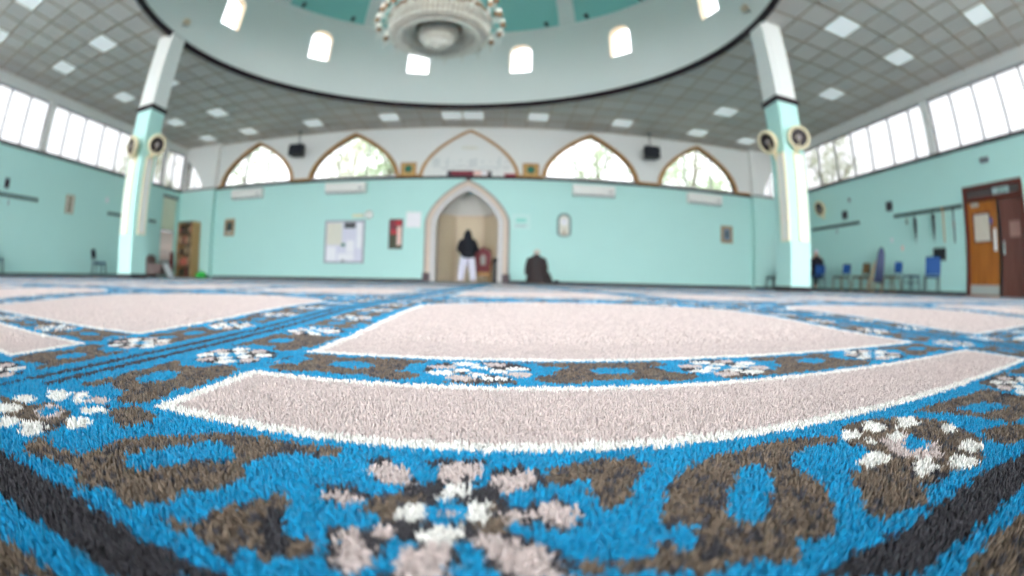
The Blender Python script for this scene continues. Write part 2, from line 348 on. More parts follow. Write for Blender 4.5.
TRACED = [  # (colour, polygon in the photograph's foreground), painted in order
 (BROWN, L_, [(65,195),(75,168),(120,152),(180,188),(250,205),(310,180),(380,158),(450,148),(560,150),(650,140),(780,140),(860,160),(1024,180),(1024,212),(900,202),(790,212),(735,240),(722,280),(640,312),(545,315),(520,342),(430,352),(350,347),(330,305),(235,298),(235,250),(160,225)]),
 (BLUE, L_, [(365,230),(385,205),(450,185),(500,190),(590,172),(650,163),(695,185),(700,215),(640,228),(580,215),(520,238),(440,240),(390,247)]),
 (BROWN, L_, [(490,395),(520,385),(560,412),(600,400),(650,370),(740,345),(830,318),(872,325),(870,370),(840,392),(850,432),(930,440),(955,490),(850,512),(780,512),(720,490),(690,522),(640,500),(620,460),(560,432),(520,447)]),
 (DARK, L_, [(770,400),(835,345),(850,400),(840,450),(900,470),(820,495),(770,460)]),
 (BROWN, L_, [(320,80),(400,58),(470,78),(462,104),(360,124)]),
 (DARK, L_, [(-40,185),(0,190),(80,240),(200,310),(330,390),(440,460),(560,520),(690,558),(690,640),(400,640),(360,580),(300,540),(200,470),(100,400),(0,322),(-40,300)]),
 (BROWN, L_, [(-40,430),(0,452),(90,500),(170,580),(170,640),(-40,640)]),
 (BROWN, M_, [(585,275),(640,248),(700,225),(770,220),(880,213),(917,240),(882,290),(842,357),(770,362),(740,322),(700,280),(640,300)]),
 (BLUE, M_, [(640,300),(690,285),(740,285),(745,330),(690,345)]),
 (BROWN, R_, [(-60,340),(-30,280),(0,250),(100,205),(200,183),(300,158),(460,148),(472,165),(360,187),(325,215),(340,250),(420,282),(452,320),(440,345),(465,400),(440,440),(360,470),(340,522),(240,512),(120,542),(0,562),(-120,545),(-240,560),(-300,590),(-320,540),(-200,520),(-80,500),(-30,440)]),
 (BLUE, R_, [(120,310),(165,300),(180,240),(230,230),(282,282),(268,345),(250,402),(170,407),(140,360)]),
 (BLUE, R_, [(-30,430),(30,418),(30,480),(-20,492)]),
 (DARK, R_, [(60,470),(150,440),(150,500),(60,520)]),
 (BROWN, R_, [(500,258),(560,248),(640,280),(720,290),(742,330),(720,362),(640,380),(602,405),(560,380),(530,350),(540,312),(505,292)]),
 (BROWN, R_, [(560,150),(640,135),(760,170),(800,200),(740,215),(640,200),(570,185)]),
 (DARK, R_, [(1100,160),(1024,200),(900,262),(760,360),(700,400),(620,450),(500,510),(420,560),(420,640),(700,640),(720,562),(800,492),(880,430),(940,370),(1024,292),(1100,240)]),
 (BROWN, R_, [(1100,340),(1024,380),(980,410),(880,500),(825,580),(825,640),(1100,640)]),
 (DARK, M_, [(75,215),(130,215),(215,270),(270,215),(430,222),(430,240),(300,290),(420,262),(520,235),(600,260),(600,300),(500,320),(460,330),(560,350),(640,335),(730,360),(720,420),(600,425),(500,390),(440,430),(520,430),(660,500),(720,560),(660,600),(470,600),(360,450),(340,560),(140,590),(120,560),(210,470),(100,530),(-20,570),(-60,500),(-30,420),(60,425),(190,390),(60,350),(-60,350),(-60,290),(60,310),(170,330),(190,300),(90,290)]),
 (BROWN, M_, [(100,300),(240,330),(220,400),(60,400)]),
 (BROWN, M_, [(430,330),(520,380),(480,440),(380,430)]),
 (BLUE, M_, [(495,325),(560,318),(600,335),(560,357),(500,352)]), (BLUE, M_, [(515,415),(580,408),(640,440),(560,455)]),
 (BLUE, M_, [(350,480),(400,470),(450,540),(440,600),(360,600)]), (BLUE, M_, [(100,490),(180,445),(215,465),(120,560)]),
 (BLUE, M_, [(20,375),(80,370),(95,400),(40,420)]), (BLUE, M_, [(230,235),(285,230),(270,290),(225,290)]), (BLUE, M_, [(400,265),(440,245),(440,290),(395,305)]), (BLUE, M_, [(50,290),(120,285),(145,315),(80,325)]),
 (PINK, M_, [(85,245),(130,225),(190,245),(200,270),(240,290),(170,295),(100,275)]),
 (PINK, M_, [(285,250),(330,226),(410,232),(410,262),(350,285),(290,280)]),
 (PINK, M_, [(425,300),(470,265),(560,245),(595,265),(560,300),(480,312)]),
 (PINK, M_, [(580,375),(620,350),(700,352),(718,390),(690,418),(620,415)]), (PINK, M_, [(470,375),(560,365),(590,392),(500,398)]),
 (PINK, M_, [(380,455),(430,435),(520,455),(600,490),(660,525),(650,570),(500,590),(460,530),(440,480)]),
 (PINK, M_, [(140,520),(200,478),(300,475),(345,520),(330,580),(180,600)]),
 (PINK, M_, [(-20,440),(40,420),(90,480),(100,530),(30,560),(-30,530)]), (PINK, M_, [(50,425),(140,415),(195,425),(120,450)]),
 (PINK, M_, [(-80,320),(-20,308),(60,335),(70,350),(10,348),(-60,345)]),
 (WHITE, M_, [(275,330),(292,296),(366,294),(384,328),(340,336)]), (WHITE, M_, [(155,372),(196,338),(244,345),(240,398),(200,404)]),
 (WHITE, M_, [(368,345),(415,338),(455,362),(420,408),(374,402)]), (WHITE, M_, [(212,452),(252,414),(352,414),(376,440),(330,470),(235,460)]),
 (BLUE, M_, [(247,340),(360,338),(360,408),(245,410)]),
 (PINK, M_, [(290,366),(320,368),(328,384),(298,378)]),
]
TRACED += [(BROWN, R_, [(690,78),(800,45),(900,15),(1024,-8),(1080,50),(1000,112),(900,98),(800,84)]), (BLUE, R_, [(820,70),(900,50),(985,62),(900,84)]), (BROWN, R_, [(890,135),(1000,112),(1080,130),(990,176),(925,170)]), (DARK, R_, [(940,20),(1010,5),(1024,25),(960,40)]),
 (BROWN, R_, [(480,120),(560,100),(700,95),(800,110),(900,160),(900,240),(800,262),(700,300),(600,270),(520,235),(560,200),(500,170)]), (PINK, R_, [(600,160),(660,140),(760,170),(790,215),(700,215),(620,195)]), (DARK, R_, [(760,250),(800,260),(770,290),(730,290)]),
 (BROWN, L_, [(0,30),(90,60),(150,50),(215,80),(210,110),(140,140),(60,110),(0,110)])]
for cx, cy, w, h in [(500,147,60,32),(575,122,70,32),(672,110,66,34),(800,128,44,26),(866,182,72,30),(842,228,84,46),(728,240,76,54),(575,220,92,48),(640,150,50,26),(560,165,40,22)]:
    TRACED.append((WHITE, R_, [(cx+w/2*cos(a)*(1+.25*cos(3*a)), cy+h/2*sin(a)) for a in np.linspace(0, 2*PI, 10)[:-1]]))
TRACED.append((BLUE, R_, [(655,170),(685,148),(740,165),(735,188),(680,190)]))
for cx, cy, w, h in [(72,40,66,24),(170,30,62,36),(252,40,80,28),(272,74,92,24),(230,112,84,36),(92,126,80,46),(20,68,80,28),(22,108,64,36)]:
    TRACED.append((WHITE, L_, [(cx+w/2*cos(a)*(1+.25*cos(3*a)), cy+h/2*sin(a)) for a in np.linspace(0, 2*PI, 10)[:-1]]))
TRACED.append((PINK, L_, [(100,72),(150,55),(195,72),(180,95),(120,98)])); TRACED.append((BLUE, L_, [(112,76),(148,62),(180,72),(170,88),(125,90)]))
def near_pattern(x, y):
    col = pattern(x, y)
    reg = (x > -4.6) & (x < 5.2) & (y < 2.40) & (y > 0.0) & (y < 2.40)
    lim = np.where(x < -2.9, 2.2, 2.40); reg &= y < lim
    base = col.copy(); base[reg] = BLUE
    for c, o, pts in TRACED:
        poly = crop_poly(*o, [(a, min(b, 575)) for a, b in pts]); m = inside(poly, x, y) & reg; base[m] = c
    return base
def lattice(X, Y, fn, jit=.010):
    idx = fn(X/HC+rng.normal(0, jit, X.shape), Y/HC+rng.normal(0, jit, X.shape)); col = COLS[idx]*(1+rng.normal(0, .06, X.shape))[:, None]
    k_ = rng.random(X.shape); mixd = (idx == BROWN) & (k_ < .22); col[mixd] = COLS[DARK]*1.3; mixd = (idx == BROWN) & (k_ > .8); col[mixd] *= 1.35
    return col
def tufts(x0, x1, y0, y1, pitch, fibres, r0, hgt, spread, fn, skip=None, zb=0.007):
    """cut pile: every tuft of the woven grid one colour, made of tapering fibres"""
    xs = np.arange(x0, x1, pitch); ys = np.arange(y0, y1, pitch); X, Y = np.meshgrid(xs, ys); X = X.ravel(); Y = Y.ravel()
    if skip is not None: k = ~skip(X, Y); X, Y = X[k], Y[k]
    col = lattice(X, Y, fn)
    X = X+rng.uniform(-.15, .15, X.shape)*pitch; Y = Y+rng.uniform(-.15, .15, Y.shape)*pitch
    tz = rng.normal(0, .0002, X.shape)
    X = np.repeat(X, fibres); Y = np.repeat(Y, fibres); tz = np.repeat(tz, fibres); col = np.repeat(col, fibres, 0); n = len(X)
    col = np.clip(col*(1+rng.normal(0, .07, n))[:, None], 0, 1)
    a = rng.uniform(0, 2*PI, n); d = pitch*.5*np.sqrt(rng.random(n))*(fibres > 1)
    bx, by = X+d*np.cos(a), Y+d*np.sin(a)
    h = hgt+tz*.8+rng.normal(0, .00028, n); lean = rng.normal(0, spread, (n, 2))
    th = rng.uniform(0, 2*PI, n); V = np.zeros((n, 7, 3))
    for k in range(3):
        aa = th+k*2*PI/3
        V[:, k, 0] = bx+r0*np.cos(aa); V[:, k, 1] = by+r0*np.sin(aa); V[:, k, 2] = zb
        V[:, 3+k, 0] = bx+lean[:, 0]*.6+r0*.9*np.cos(aa); V[:, 3+k, 1] = by+lean[:, 1]*.6+r0*.9*np.sin(aa); V[:, 3+k, 2] = zb+(h-zb)*.7
    V[:, 6, 0] = bx+lean[:, 0]; V[:, 6, 1] = by+lean[:, 1]; V[:, 6, 2] = h
    F = []
    for k in range(3):
        j = (k+1) % 3; F += [(k, j, 3+j), (k, 3+j, 3+k), (3+k, 3+j, 6)]
    F = (np.array(F)[None]+np.arange(n)[:, None, None]*7).reshape(-1, 3)
    return V.reshape(-1, 3), F, np.repeat(col, 7, 0)
def sheet(x0, x1, y0, y1, pitch, fn, z, skip=None):
    """the packed body of the pile under the fibre tips"""
    xs = np.arange(x0, x1+pitch, pitch); ys = np.arange(y0, y1+pitch, pitch); X, Y = np.meshgrid(xs, ys); nx, ny = len(xs), len(ys)
    V = np.stack([X.ravel(), Y.ravel(), np.full(X.size, z)+rng.normal(0, .00025, X.size)], 1); col = lattice(X.ravel(), Y.ravel(), fn)
    i = (np.arange(ny-1)[:, None]*nx+np.arange(nx-1)[None]).ravel(); F = np.concatenate([np.stack([i, i+1, i+nx+1], 1), np.stack([i, i+nx+1, i+nx], 1)])
    if skip is not None:
        c = V[F].mean(1); F = F[~skip(c[:, 0], c[:, 1])]
    return V, F, col
def carpet_material():
    m = bpy.data.materials.new('carpet_pile'); m.use_nodes = True; nt = m.node_tree; b = nt.nodes['Principled BSDF']
    at = nt.nodes.new('ShaderNodeAttribute'); at.attribute_name = 'pile'; b.inputs['Roughness'].default_value = .85
    b.inputs['Specular IOR Level'].default_value = .15; b.inputs['Sheen Weight'].default_value = .1
    nt.links.new(at.outputs['Color'], b.inputs['Base Color']); return m
def build_pile():
    NX0, NX1, NY0, NY1 = -0.33, 0.50, -0.01, 0.32
    ins = lambda x0, x1, y0, y1: (lambda X, Y: (X > x0) & (X < x1) & (Y > y0) & (Y < y1))
    sk = ins(NX0, NX1, NY0, NY1); sk2 = ins(-.95, 1.1, -.05, .80)
    parts = [tufts(NX0, NX1, NY0, NY1, .0021, 7, .00034, .0101, .0007, near_pattern), sheet(NX0, NX1, NY0, NY1, .0018, near_pattern, .0083),
             tufts(-.95, 1.1, -.05, .80, .0037, 3, .0009, .0100, .0009, pattern, sk), sheet(-.95, 1.1, -.05, .80, .0037, pattern, .0081, sk),
             tufts(-3.2, 3.4, -.6, 2.9, .0085, 1, .0032, .0100, .002, pattern, sk2), sheet(-3.2, 3.4, -.6, 2.9, .0085, pattern, .0081, sk2)]
    off = np.cumsum([0]+[len(p[0]) for p in parts]); V = np.concatenate([p[0] for p in parts]); F = np.concatenate([p[1]+o for p, o in zip(parts, off)]); K = np.concatenate([p[2] for p in parts])
    me = bpy.data.meshes.new('carpet_pile'); me.vertices.add(len(V)); me.vertices.foreach_set('co', V.astype(np.float32).ravel())
    me.loops.add(F.size); me.loops.foreach_set('vertex_index', F.astype(np.int32).ravel())
    me.polygons.add(len(F)); me.polygons.foreach_set('loop_start', np.arange(0, F.size, 3, dtype=np.int32))
    try: me.polygons.foreach_set('loop_total', np.full(len(F), 3, np.int32))
    except Exception: pass
    ca = me.color_attributes.new('pile', 'FLOAT_COLOR', 'POINT')
    ca.data.foreach_set('color', np.concatenate([K, np.ones((len(K), 1))], 1).astype(np.float32).ravel())
    me.update(calc_edges=True); me.materials.append(carpet_material())
    o = bpy.data.objects.new('carpet', me); C.objects.link(o); o['kind'] = 'stuff'
    tag(o, 'blue carpet pile with brown blobs, white flowers and cream prayer panels in the foreground', 'carpet')
build_pile()
# floor: the same carpet carried to the walls, its pattern worked out in nodes
def floor_material():
    m = mat('carpet_floor', (0.5, 0.5, 0.5), 0.9, spec=0.15); nt = m.node_tree; b = nt.nodes['Principled BSDF']; L = nt.links.new
    def val(x): n = nt.nodes.new('ShaderNodeValue'); n.outputs[0].default_value = x; return n.outputs[0]
    def op(o, a, b_=None, c=None):
        n = nt.nodes.new('ShaderNodeMath'); n.operation = o
        for i, q in enumerate((a, b_, c)):
            if q is None: continue
            if isinstance(q, (int, float)): n.inputs[i].default_value = q
            else: L(q, n.inputs[i])
        return n.outputs[0]
    tc = nt.nodes.new('ShaderNodeTexCoord'); sp = nt.nodes.new('ShaderNodeSeparateXYZ'); L(tc.outputs['Object'], sp.inputs[0])
    x = op('DIVIDE', sp.outputs[0], HC*1.2); y = op('DIVIDE', sp.outputs[1], HC)
    u = op('ABSOLUTE', op('SUBTRACT', op('FLOORED_MODULO', op('ADD', x, -2.85+PU/2), PU), PU/2)); v = op('ADD', op('FLOORED_MODULO', op('SUBTRACT', y, 0.9), PV), 0.9)
    no = nt.nodes.new('ShaderNodeTexNoise'); no.inputs['Scale'].default_value = 26; no.inputs['Detail'].default_value = 2; L(tc.outputs['Object'], no.inputs['Vector'])
    vo = nt.nodes.new('ShaderNodeTexVoronoi'); vo.inputs['Scale'].default_value = 9; L(tc.outputs['Object'], vo.inputs['Vector'])
    def mix(f, a, c):
        n = nt.nodes.new('ShaderNodeMix'); n.data_type = 'RGBA'; L(f, n.inputs[0])
        for i, q in ((6, a), (7, c)):
            if isinstance(q, int): n.inputs[i].default_value = (*COLS[q], 1)
            else: L(q, n.inputs[i])
        return n.outputs[2]
    c = mix(op('GREATER_THAN', no.outputs['Fac'], .55), BLUE, BROWN)
    c = mix(op('LESS_THAN', vo.outputs['Distance'], .24), c, WHITE)
    s = op('SUBTRACT', PU/2, u); c = mix(op('LESS_THAN', s, .5), c, BLUE); c = mix(op('LESS_THAN', op('ABSOLUTE', op('SUBTRACT', s, .14)), .1), c, DARK)
    t = op('MINIMUM', op('ABSOLUTE', op('SUBTRACT', v, .9)), op('ABSOLUTE', op('SUBTRACT', v, 26.9)))
    c = mix(op('LESS_THAN', t, .55), c, BLUE); c = mix(op('LESS_THAN', t, .19), c, DARK)
    def field(d, c): return mix(op('GREATER_THAN', d, .16), mix(op('GREATER_THAN', d, 0), c, WHITE), PINK)
    c = field(op('MINIMUM', op('SUBTRACT', 5.55, u), op('MINIMUM', op('SUBTRACT', v, 2.5), op('SUBTRACT', 4.2, v))), c)
    top = op('MULTIPLY_ADD', op('SQRT', op('MAXIMUM', op('SUBTRACT', 1, op('POWER', op('DIVIDE', u, 5.6), 1.7)), 0)), 5.8, 16.8)
    c = field(op('MINIMUM', op('SUBTRACT', 5.45, u), op('MINIMUM', op('SUBTRACT', v, 5.6), op('SUBTRACT', top, v))), c)
    L(c, b.inputs['Base Color'])
    n2 = nt.nodes.new('ShaderNodeTexNoise'); n2.inputs['Scale'].default_value = 180; L(tc.outputs['Object'], n2.inputs['Vector'])
    bp = nt.nodes.new('ShaderNodeBump'); bp.inputs['Strength'].default_value = .25; bp.inputs['Distance'].default_value = .004
    L(n2.outputs['Fac'], bp.inputs['Height']); L(bp.outputs['Normal'], b.inputs['Normal'])
    return m
struct(MB().box(XL-.2, XR+.2, YF-.2, YB+2.0, -0.15, 0.007), 'floor', floor_material())

# ================================================================== WALLS
T = 0.25
# ---- left and right wall: teal below, dark dado strip, strip of windows, white header
def side_wall(side):
    x = XL if side == 'left' else XR; o = -T if side == 'left' else T
    lo = MB()
    if side == 'left':    # tall window near the corner
        lo.box(x, x+o, YF, 13.33, 0, ZD0); lo.box(x, x+o, 14.28, YB, 0, ZD0); lo.box(x, x+o, 13.33, 14.28, 0, .6); lo.box(x, x+o, 13.33, 14.28, 3.25, ZD0)
    else:
        lo.box(x, x+o, YF, 3.45, 0, ZD0); lo.box(x, x+o, 5.46, YB, 0, ZD0); lo.box(x, x+o, 3.45, 5.46, 2.56, ZD0)
    w = struct(lo, 'wall_'+side, M['teal'])
    piers = ([(-4.0, -3.6), (-.28, -.02), (6.40, 6.66), (13.14, 13.20), (14.6, YB)] if side == 'left' else [(-4.0, -3.6), (-.32, -.06), (6.26, 6.52), (12.86, 12.98), (14.4, YB)])
    up = MB(); up.box(x, x+o, YF, YB, 5.13, ZC+.1)
    s = 1 if side == 'left' else -1
    for a, b in piers: up.box(x+s*.03, x+o, a, b, ZD1, 5.14)
    struct(up, 'wall_upper', M['white'], w)
    st = MB().box(x+s*.05, x+o, YF, YB, ZD0, ZD1); struct(st, 'wall_dado_strip', M['dark_trim'], w)
    struct(MB().box(x+s*.06, x, YF, YB, 5.18, 5.26), 'wall_head_ledge', M['white'], w)
    struct(MB().box(x+s*.018, x, YF, 13.2 if side == 'left' else 3.38, 0, .10).box(x+s*.018, x, 14.3 if side == 'left' else 5.53, YB, 0, .10), 'baseboard_'+side, M['dark_trim'])
    return piers
wn_ = [0]
def window_name(): wn_[0] += 1; return 'window_%d' % wn_[0]
mull = {'left': [[.9*k-4+.45 for k in range(1, 4)], [.9, 1.81, 2.72, 3.64, 4.57, 5.48], [7.42, 8.30, 9.29, 10.2, 11.12, 12.08], [13.8]],
        'right': [[.9*k-4+.45 for k in range(1, 4)], [.8, 1.7, 2.6, 3.5, 4.44, 5.34], [7.13, 8.08, 9.05, 9.95, 10.87, 11.85], [13.7]]}
for side in ('left', 'right'):
    piers = side_wall(side); x = XL if side == 'left' else XR; o = -1 if side == 'left' else 1
    for (p0, p1), ms in zip(zip(piers, piers[1:]), mull[side]):
        a, b = p0[1], p1[0]; w = bpy.data.objects.new(window_name(), None); C.objects.link(w); w['kind'] = 'structure'
        f = MB(); xa, xb = x+o*.08, x+o*.13
        f.box(xa, xb, a, b, ZD1, ZD1+.05); f.box(xa, xb, a, b, 5.08, 5.14); f.box(xa, xb, a, a+.04, ZD1, 5.13); f.box(xa, xb, b-.04, b, ZD1, 5.13)
        for m_ in ms: f.box(xa, xb, m_-.028, m_+.028, ZD1, 5.13)
        struct(f, 'window_frame', M['frame'], w, bevel=.004)
        struct(MB().box(x+o*.10, x+o*.106, a, b, ZD1+.03, 5.1), 'window_glass', M['glass'], w)
# ---- back wall
MX = -1.10                                   # mihrab axis
AX = [-9.47, -5.29, 3.10, 7.26]; AH = [1.66, 1.62, 1.60, 1.58]
ARCH = [dict(curve=arch(h, 1.58, 3.64, x), zb=3.64) for x, h in zip(AX, AH)]
NICHE = dict(curve=arch(1.05, 1.09, 2.0, MX, 16, 1.6, .8), zb=0.0)
BL, BR = -11.42, 9.58
wb = struct(strip_wall(MB(), BL, BR, 0, ZD0, [NICHE], YB, YB+T), 'wall_back', M['teal'])
struct(strip_wall(MB(), BL, BR, ZD0, ZC+.1, ARCH, YB, YB+T), 'wall_upper', M['white'], wb)
led = MB(); led.box(BL, BR, YB-.16, YB, ZD0, ZD0+.055); struct(led, 'trim_6', M['dark_trim'])
g = MB()
xs = [BL]+[q for x, h in zip(AX[:2], AH[:2]) for q in (x-h-.06, x+h+.06)]+[MX-1.64, MX+1.64]+[q for x, h in zip(AX[2:], AH[2:]) for q in (x-h-.06, x+h+.06)]+[BR]
for a, b in zip(xs[::2], xs[1::2]):
    if b-a > .05: g.box(a, b, YB-.03, YB, ZD0+.055, ZD0+.16)
struct(g, 'trim_7', M['gold'])
bb = MB(); bb.box(BL, MX-1.42, YB-.02, YB, 0, .09); bb.box(MX+1.42, BR, YB-.02, YB, 0, .09); struct(bb, 'baseboard_back', M['dark_trim'])
SEG = 14.52                                  # the two end pieces stand a little forward
for nm, a, b, wa, wb_, apex in (('wall_corner_left', XL, BL, -13.30, -12.12, 'L'), ('wall_corner_right', BR, XR, 10.12, 10.86, 'R')):
    n = 10; half = wb_-wa
    cv = [(wb_-half*(1-t**1.25)**.85 if apex == 'R' else wa+half*(1-t**1.25)**.85, 3.64+1.28*t) for t in [k/n for k in range(n+1)]]
    cv = cv+[(wb_, 3.64+1.28)] if apex == 'R' else [(wa, 3.64+1.28)]+cv[::-1]
    cv = [(cv[0][0], cv[0][1])]+[c for c, p in zip(cv[1:], cv) if abs(c[0]-p[0]) > 1e-4]
    lo = MB(); lo.box(a, b, SEG, YB+T, 0, ZD0); w = struct(lo, nm, M['teal'])
    up = strip_wall(MB(), a, b, ZD0, ZC+.1, [dict(curve=cv, zb=3.64)], SEG, YB+T)
    e = b if nm.endswith('left') else a
    up.add([(e, SEG, ZD0), (e, YB, ZD0), (e, YB, ZC+.1), (e, SEG, ZC+.1)], [(0, 1, 2, 3)]); struct(up, 'wall_upper', M['white'], w)
    struct(MB().box(a, b, SEG-.03, SEG, ZD0+.02, ZD0+.07), 'wall_dado_strip', M['dark_trim'], w)
    struct(MB().box(a, b, SEG-.018, SEG, 0, .09), 'wall_skirting', M['dark_trim'], w)
    wi = bpy.data.objects.new(window_name(), None); C.objects.link(wi); wi['kind'] = 'structure'
    poly = [(cv[0][0], 3.64)]+cv+[(cv[-1][0], 3.64)]; poly = [p for p, q in zip(poly, poly[1:]+poly[:1]) if abs(p[0]-q[0])+abs(p[1]-q[1]) > 1e-4]
    struct(MB().prism(poly, SEG+.12, SEG+.126), 'window_glass', M['glass'], wi)
    mx_ = (wa+wb_)/2; struct(MB().box(mx_-.02, mx_+.02, SEG+.1, SEG+.14, 3.64, 4.3).box(wa, wb_, SEG+.1, SEG+.14, 3.64, 3.69), 'window_frame', M['frame'], wi)
# ---- arched windows: gilded frame, two mullions, glass
for x, h in zip(AX, AH):
    w = bpy.data.objects.new(window_name(), None); C.objects.link(w); w['kind'] = 'structure'
    inn = arch(h, 1.58, 3.64, x); out = arch(h+.13, 1.70, 3.62, x)
    struct(MB().band(out, inn, YB-.05, YB+.02), 'window_frame', M['gold'], w, smooth=False, bevel=.01)
    i2 = arch(h-.05, 1.53, 3.64, x); struct(MB().band(inn, i2, YB-.02, YB+.10), 'window_inner_frame', M['gold_dark'], w)
    mu = MB()
    for dx in (-.55, .55): mu.box(x+dx-.022, x+dx+.022, YB+.05, YB+.1, 3.64, 4.86)
    mu.box(x-h, x+h, YB+.05, YB+.1, 3.64, 3.69); struct(mu, 'window_mullion', M['frame'], w)
    struct(MB().prism(inn, YB+.08, YB+.086), 'window_glass', M['arch_glass'], w)
# ---- blind arch over the mihrab, with painted calligraphic strokes
ba = struct(MB().band(arch(1.72, 1.74, 3.575, MX), arch(1.60, 1.64, 3.575, MX), YB-.05, YB+.0), 'trim_1', M['gold'], bevel=.01)
def stroke(mb, pts, w, y):
    """a pen stroke lying on the wall: thick flat ribbon"""
    pts = [Vector((p[0], p[1])) for p in pts]; n = len(pts)
    o = []; i = []
    for k, p in enumerate(pts):
        t = (pts[min(k+1, n-1)]-pts[max(k-1, 0)]).normalized(); nn = Vector((-t.y, t.x)); ww = w*(.55+.45*sin(PI*(k+.6)/(n+.2)))
        o.append((p.x+nn.x*ww, p.y+nn.y*ww)); i.append((p.x-nn.x*ww, p.y-nn.y*ww))
    return mb.band(o, i, y-.006, y)
cal = MB(); r2 = random.Random(11)
x = MX-1.22
while x < MX+1.15:
    k = r2.random(); z0 = 3.93+r2.uniform(-.03, .04)
    if k < .5: stroke(cal, [(x, z0), (x-.012, z0+.16), (x+.006, z0+.30+r2.uniform(0, .06))], .017, YB); x += .085
    elif k < .8:
        stroke(cal, [(x+.11+.09*cos(a), z0+.04+.07*sin(a)) for a in np.linspace(PI, 2*PI+.3, 8)], .015, YB); stroke(cal, [(x+.08, z0+.19), (x+.15, z0+.21)], .014, YB); x += .22
    else:
        stroke(cal, [(x, z0+.02), (x+.08, z0-.03), (x+.20, z0-.02), (x+.26, z0+.06)], .016, YB); stroke(cal, [(x+.11, z0+.12), (x+.13, z0+.24), (x+.2, z0+.2)], .013, YB); x += .28
struct(cal, 'wall_calligraphy', M['faint_ink'], wb)
cal2 = MB()
for k in range(7): stroke(cal2, [(MX-.25+.075*k, 4.62), (MX-.24+.075*k+.02, 4.66), (MX-.22+.075*k, 4.72 if k % 2 else 4.68)], .012, YB)
stroke(cal2, [(MX-.28, 4.61), (MX, 4.59), (MX+.3, 4.62)], .01, YB); struct(cal2, 'wall_small_calligraphy', M['gold_ink'], wb)
# ---- mihrab: stone surround, recess
mh = bpy.data.objects.new('mihrab_arch', None); C.objects.link(mh); mh['kind'] = 'structure'
mh['label'] = 'pointed stone mihrab arch with plum base blocks in the back wall'
c0, c1, c2, c3 = (mihrab_curve(h, 1.99, ap, MX) for h, ap in ((1.42, 3.47), (1.36, 3.41), (1.22, 3.27), (1.05, 3.09)))
struct(MB().band(c0, c1, YB-.10, YB+.02), 'outer_edge', M['edge_brown'], mh)
struct(MB().band(c1, c2, YB-.14, YB+.02), 'outer_moulding', M['stone'], mh, bevel=.012)
struct(MB().band(c2, [(x*.99+MX*.01, z) for x, z in c3], YB-.08, YB+T+.03), 'inner_moulding', M['grey_stone'], mh, bevel=.012)
for s in (-1, 1): struct(MB().box(MX+s*1.20, MX+s*1.45, YB-.18, YB, 0, .30), 'base_block', M['plum'], mh, bevel=.01)
struct(MB().prism([(MX-.09, 3.46), (MX+.09, 3.46), (MX+.05, 3.53), (MX-.05, 3.53)], YB-.14, YB), 'keystone_cap', M['plum'], mh)
ni = MB(); Y0 = YB+T
oct_ = [(MX-1.055, Y0-.005), (MX-1.05, Y0+.55), (MX-.5, Y0+1.15), (MX+.5, Y0+1.15), (MX+1.05, Y0+.55), (MX+1.055, Y0-.005)]
for (a, b), (c, d) in zip(oct_, oct_[1:]): ni.add([(a,b,0),(c,d,0),(c,d,2.42),(a,b,2.42)], [(0,1,2,3)])
struct(ni, 'wall_mihrab', M['beige'])
nc = MB(); top = [(a, b, 2.42) for a, b in oct_]; n = len(top)
nc.add(top+[(MX-.35, Y0, 3.3), (MX+.35, Y0, 3.3), (MX-.2, Y0+.5, 3.2), (MX+.2, Y0+.5, 3.2)], [(0,1,8,6),(1,2,8),(2,3,9,8),(3,4,9),(4,5,7,9),(6,8,9,7)])
struct(nc, 'ceiling_mihrab', M['white'])
nr = MB()
for (a, b), (c, d) in zip(oct_, oct_[1:]): nr.tube([(a, b-.01, 2.42), (c, d-.01, 2.42)], .025, 6)
for a, b in oct_[1:-1]: nr.tube([(a, b-.01, 0), (a, b-.01, 2.42)], .02, 6)
struct(nr, 'trim_2', M['stone'])
# ---- front wall behind the camera: glazed from near the floor to the ceiling (daylight)
fw = MB(); fw.box(XL, XR, YF-T, YF, 0, .15); fw.box(XL, XR, YF-T, YF, 5.0, ZC+.1)
fx = [XL+(XR-XL)*k/6 for k in range(7)]
for a in fx: fw.box(max(XL, a-.12), min(XR, a+.12), YF-T, YF, .15, 5.0)
struct(fw, 'wall_front', M['teal'])
for a, b in zip(fx, fx[1:]):
    w = bpy.data.objects.new(window_name(), None); C.objects.link(w); w['kind'] = 'structure'; f = MB()
    f.box(a+.12, b-.12, YF-.14, YF-.08, .15, .21); f.box(a+.12, b-.12, YF-.14, YF-.08, 4.94, 5.0); f.box((a+b)/2-.03, (a+b)/2+.03, YF-.14, YF-.08, .15, 5.0); f.box(a+.12, b-.12, YF-.14, YF-.08, 2.4, 2.46)
    struct(f, 'window_frame', M['frame'], w); struct(MB().box(a+.12, b-.12, YF-.112, YF-.106, .15, 5.0), 'window_glass', M['clear_glass'], w)
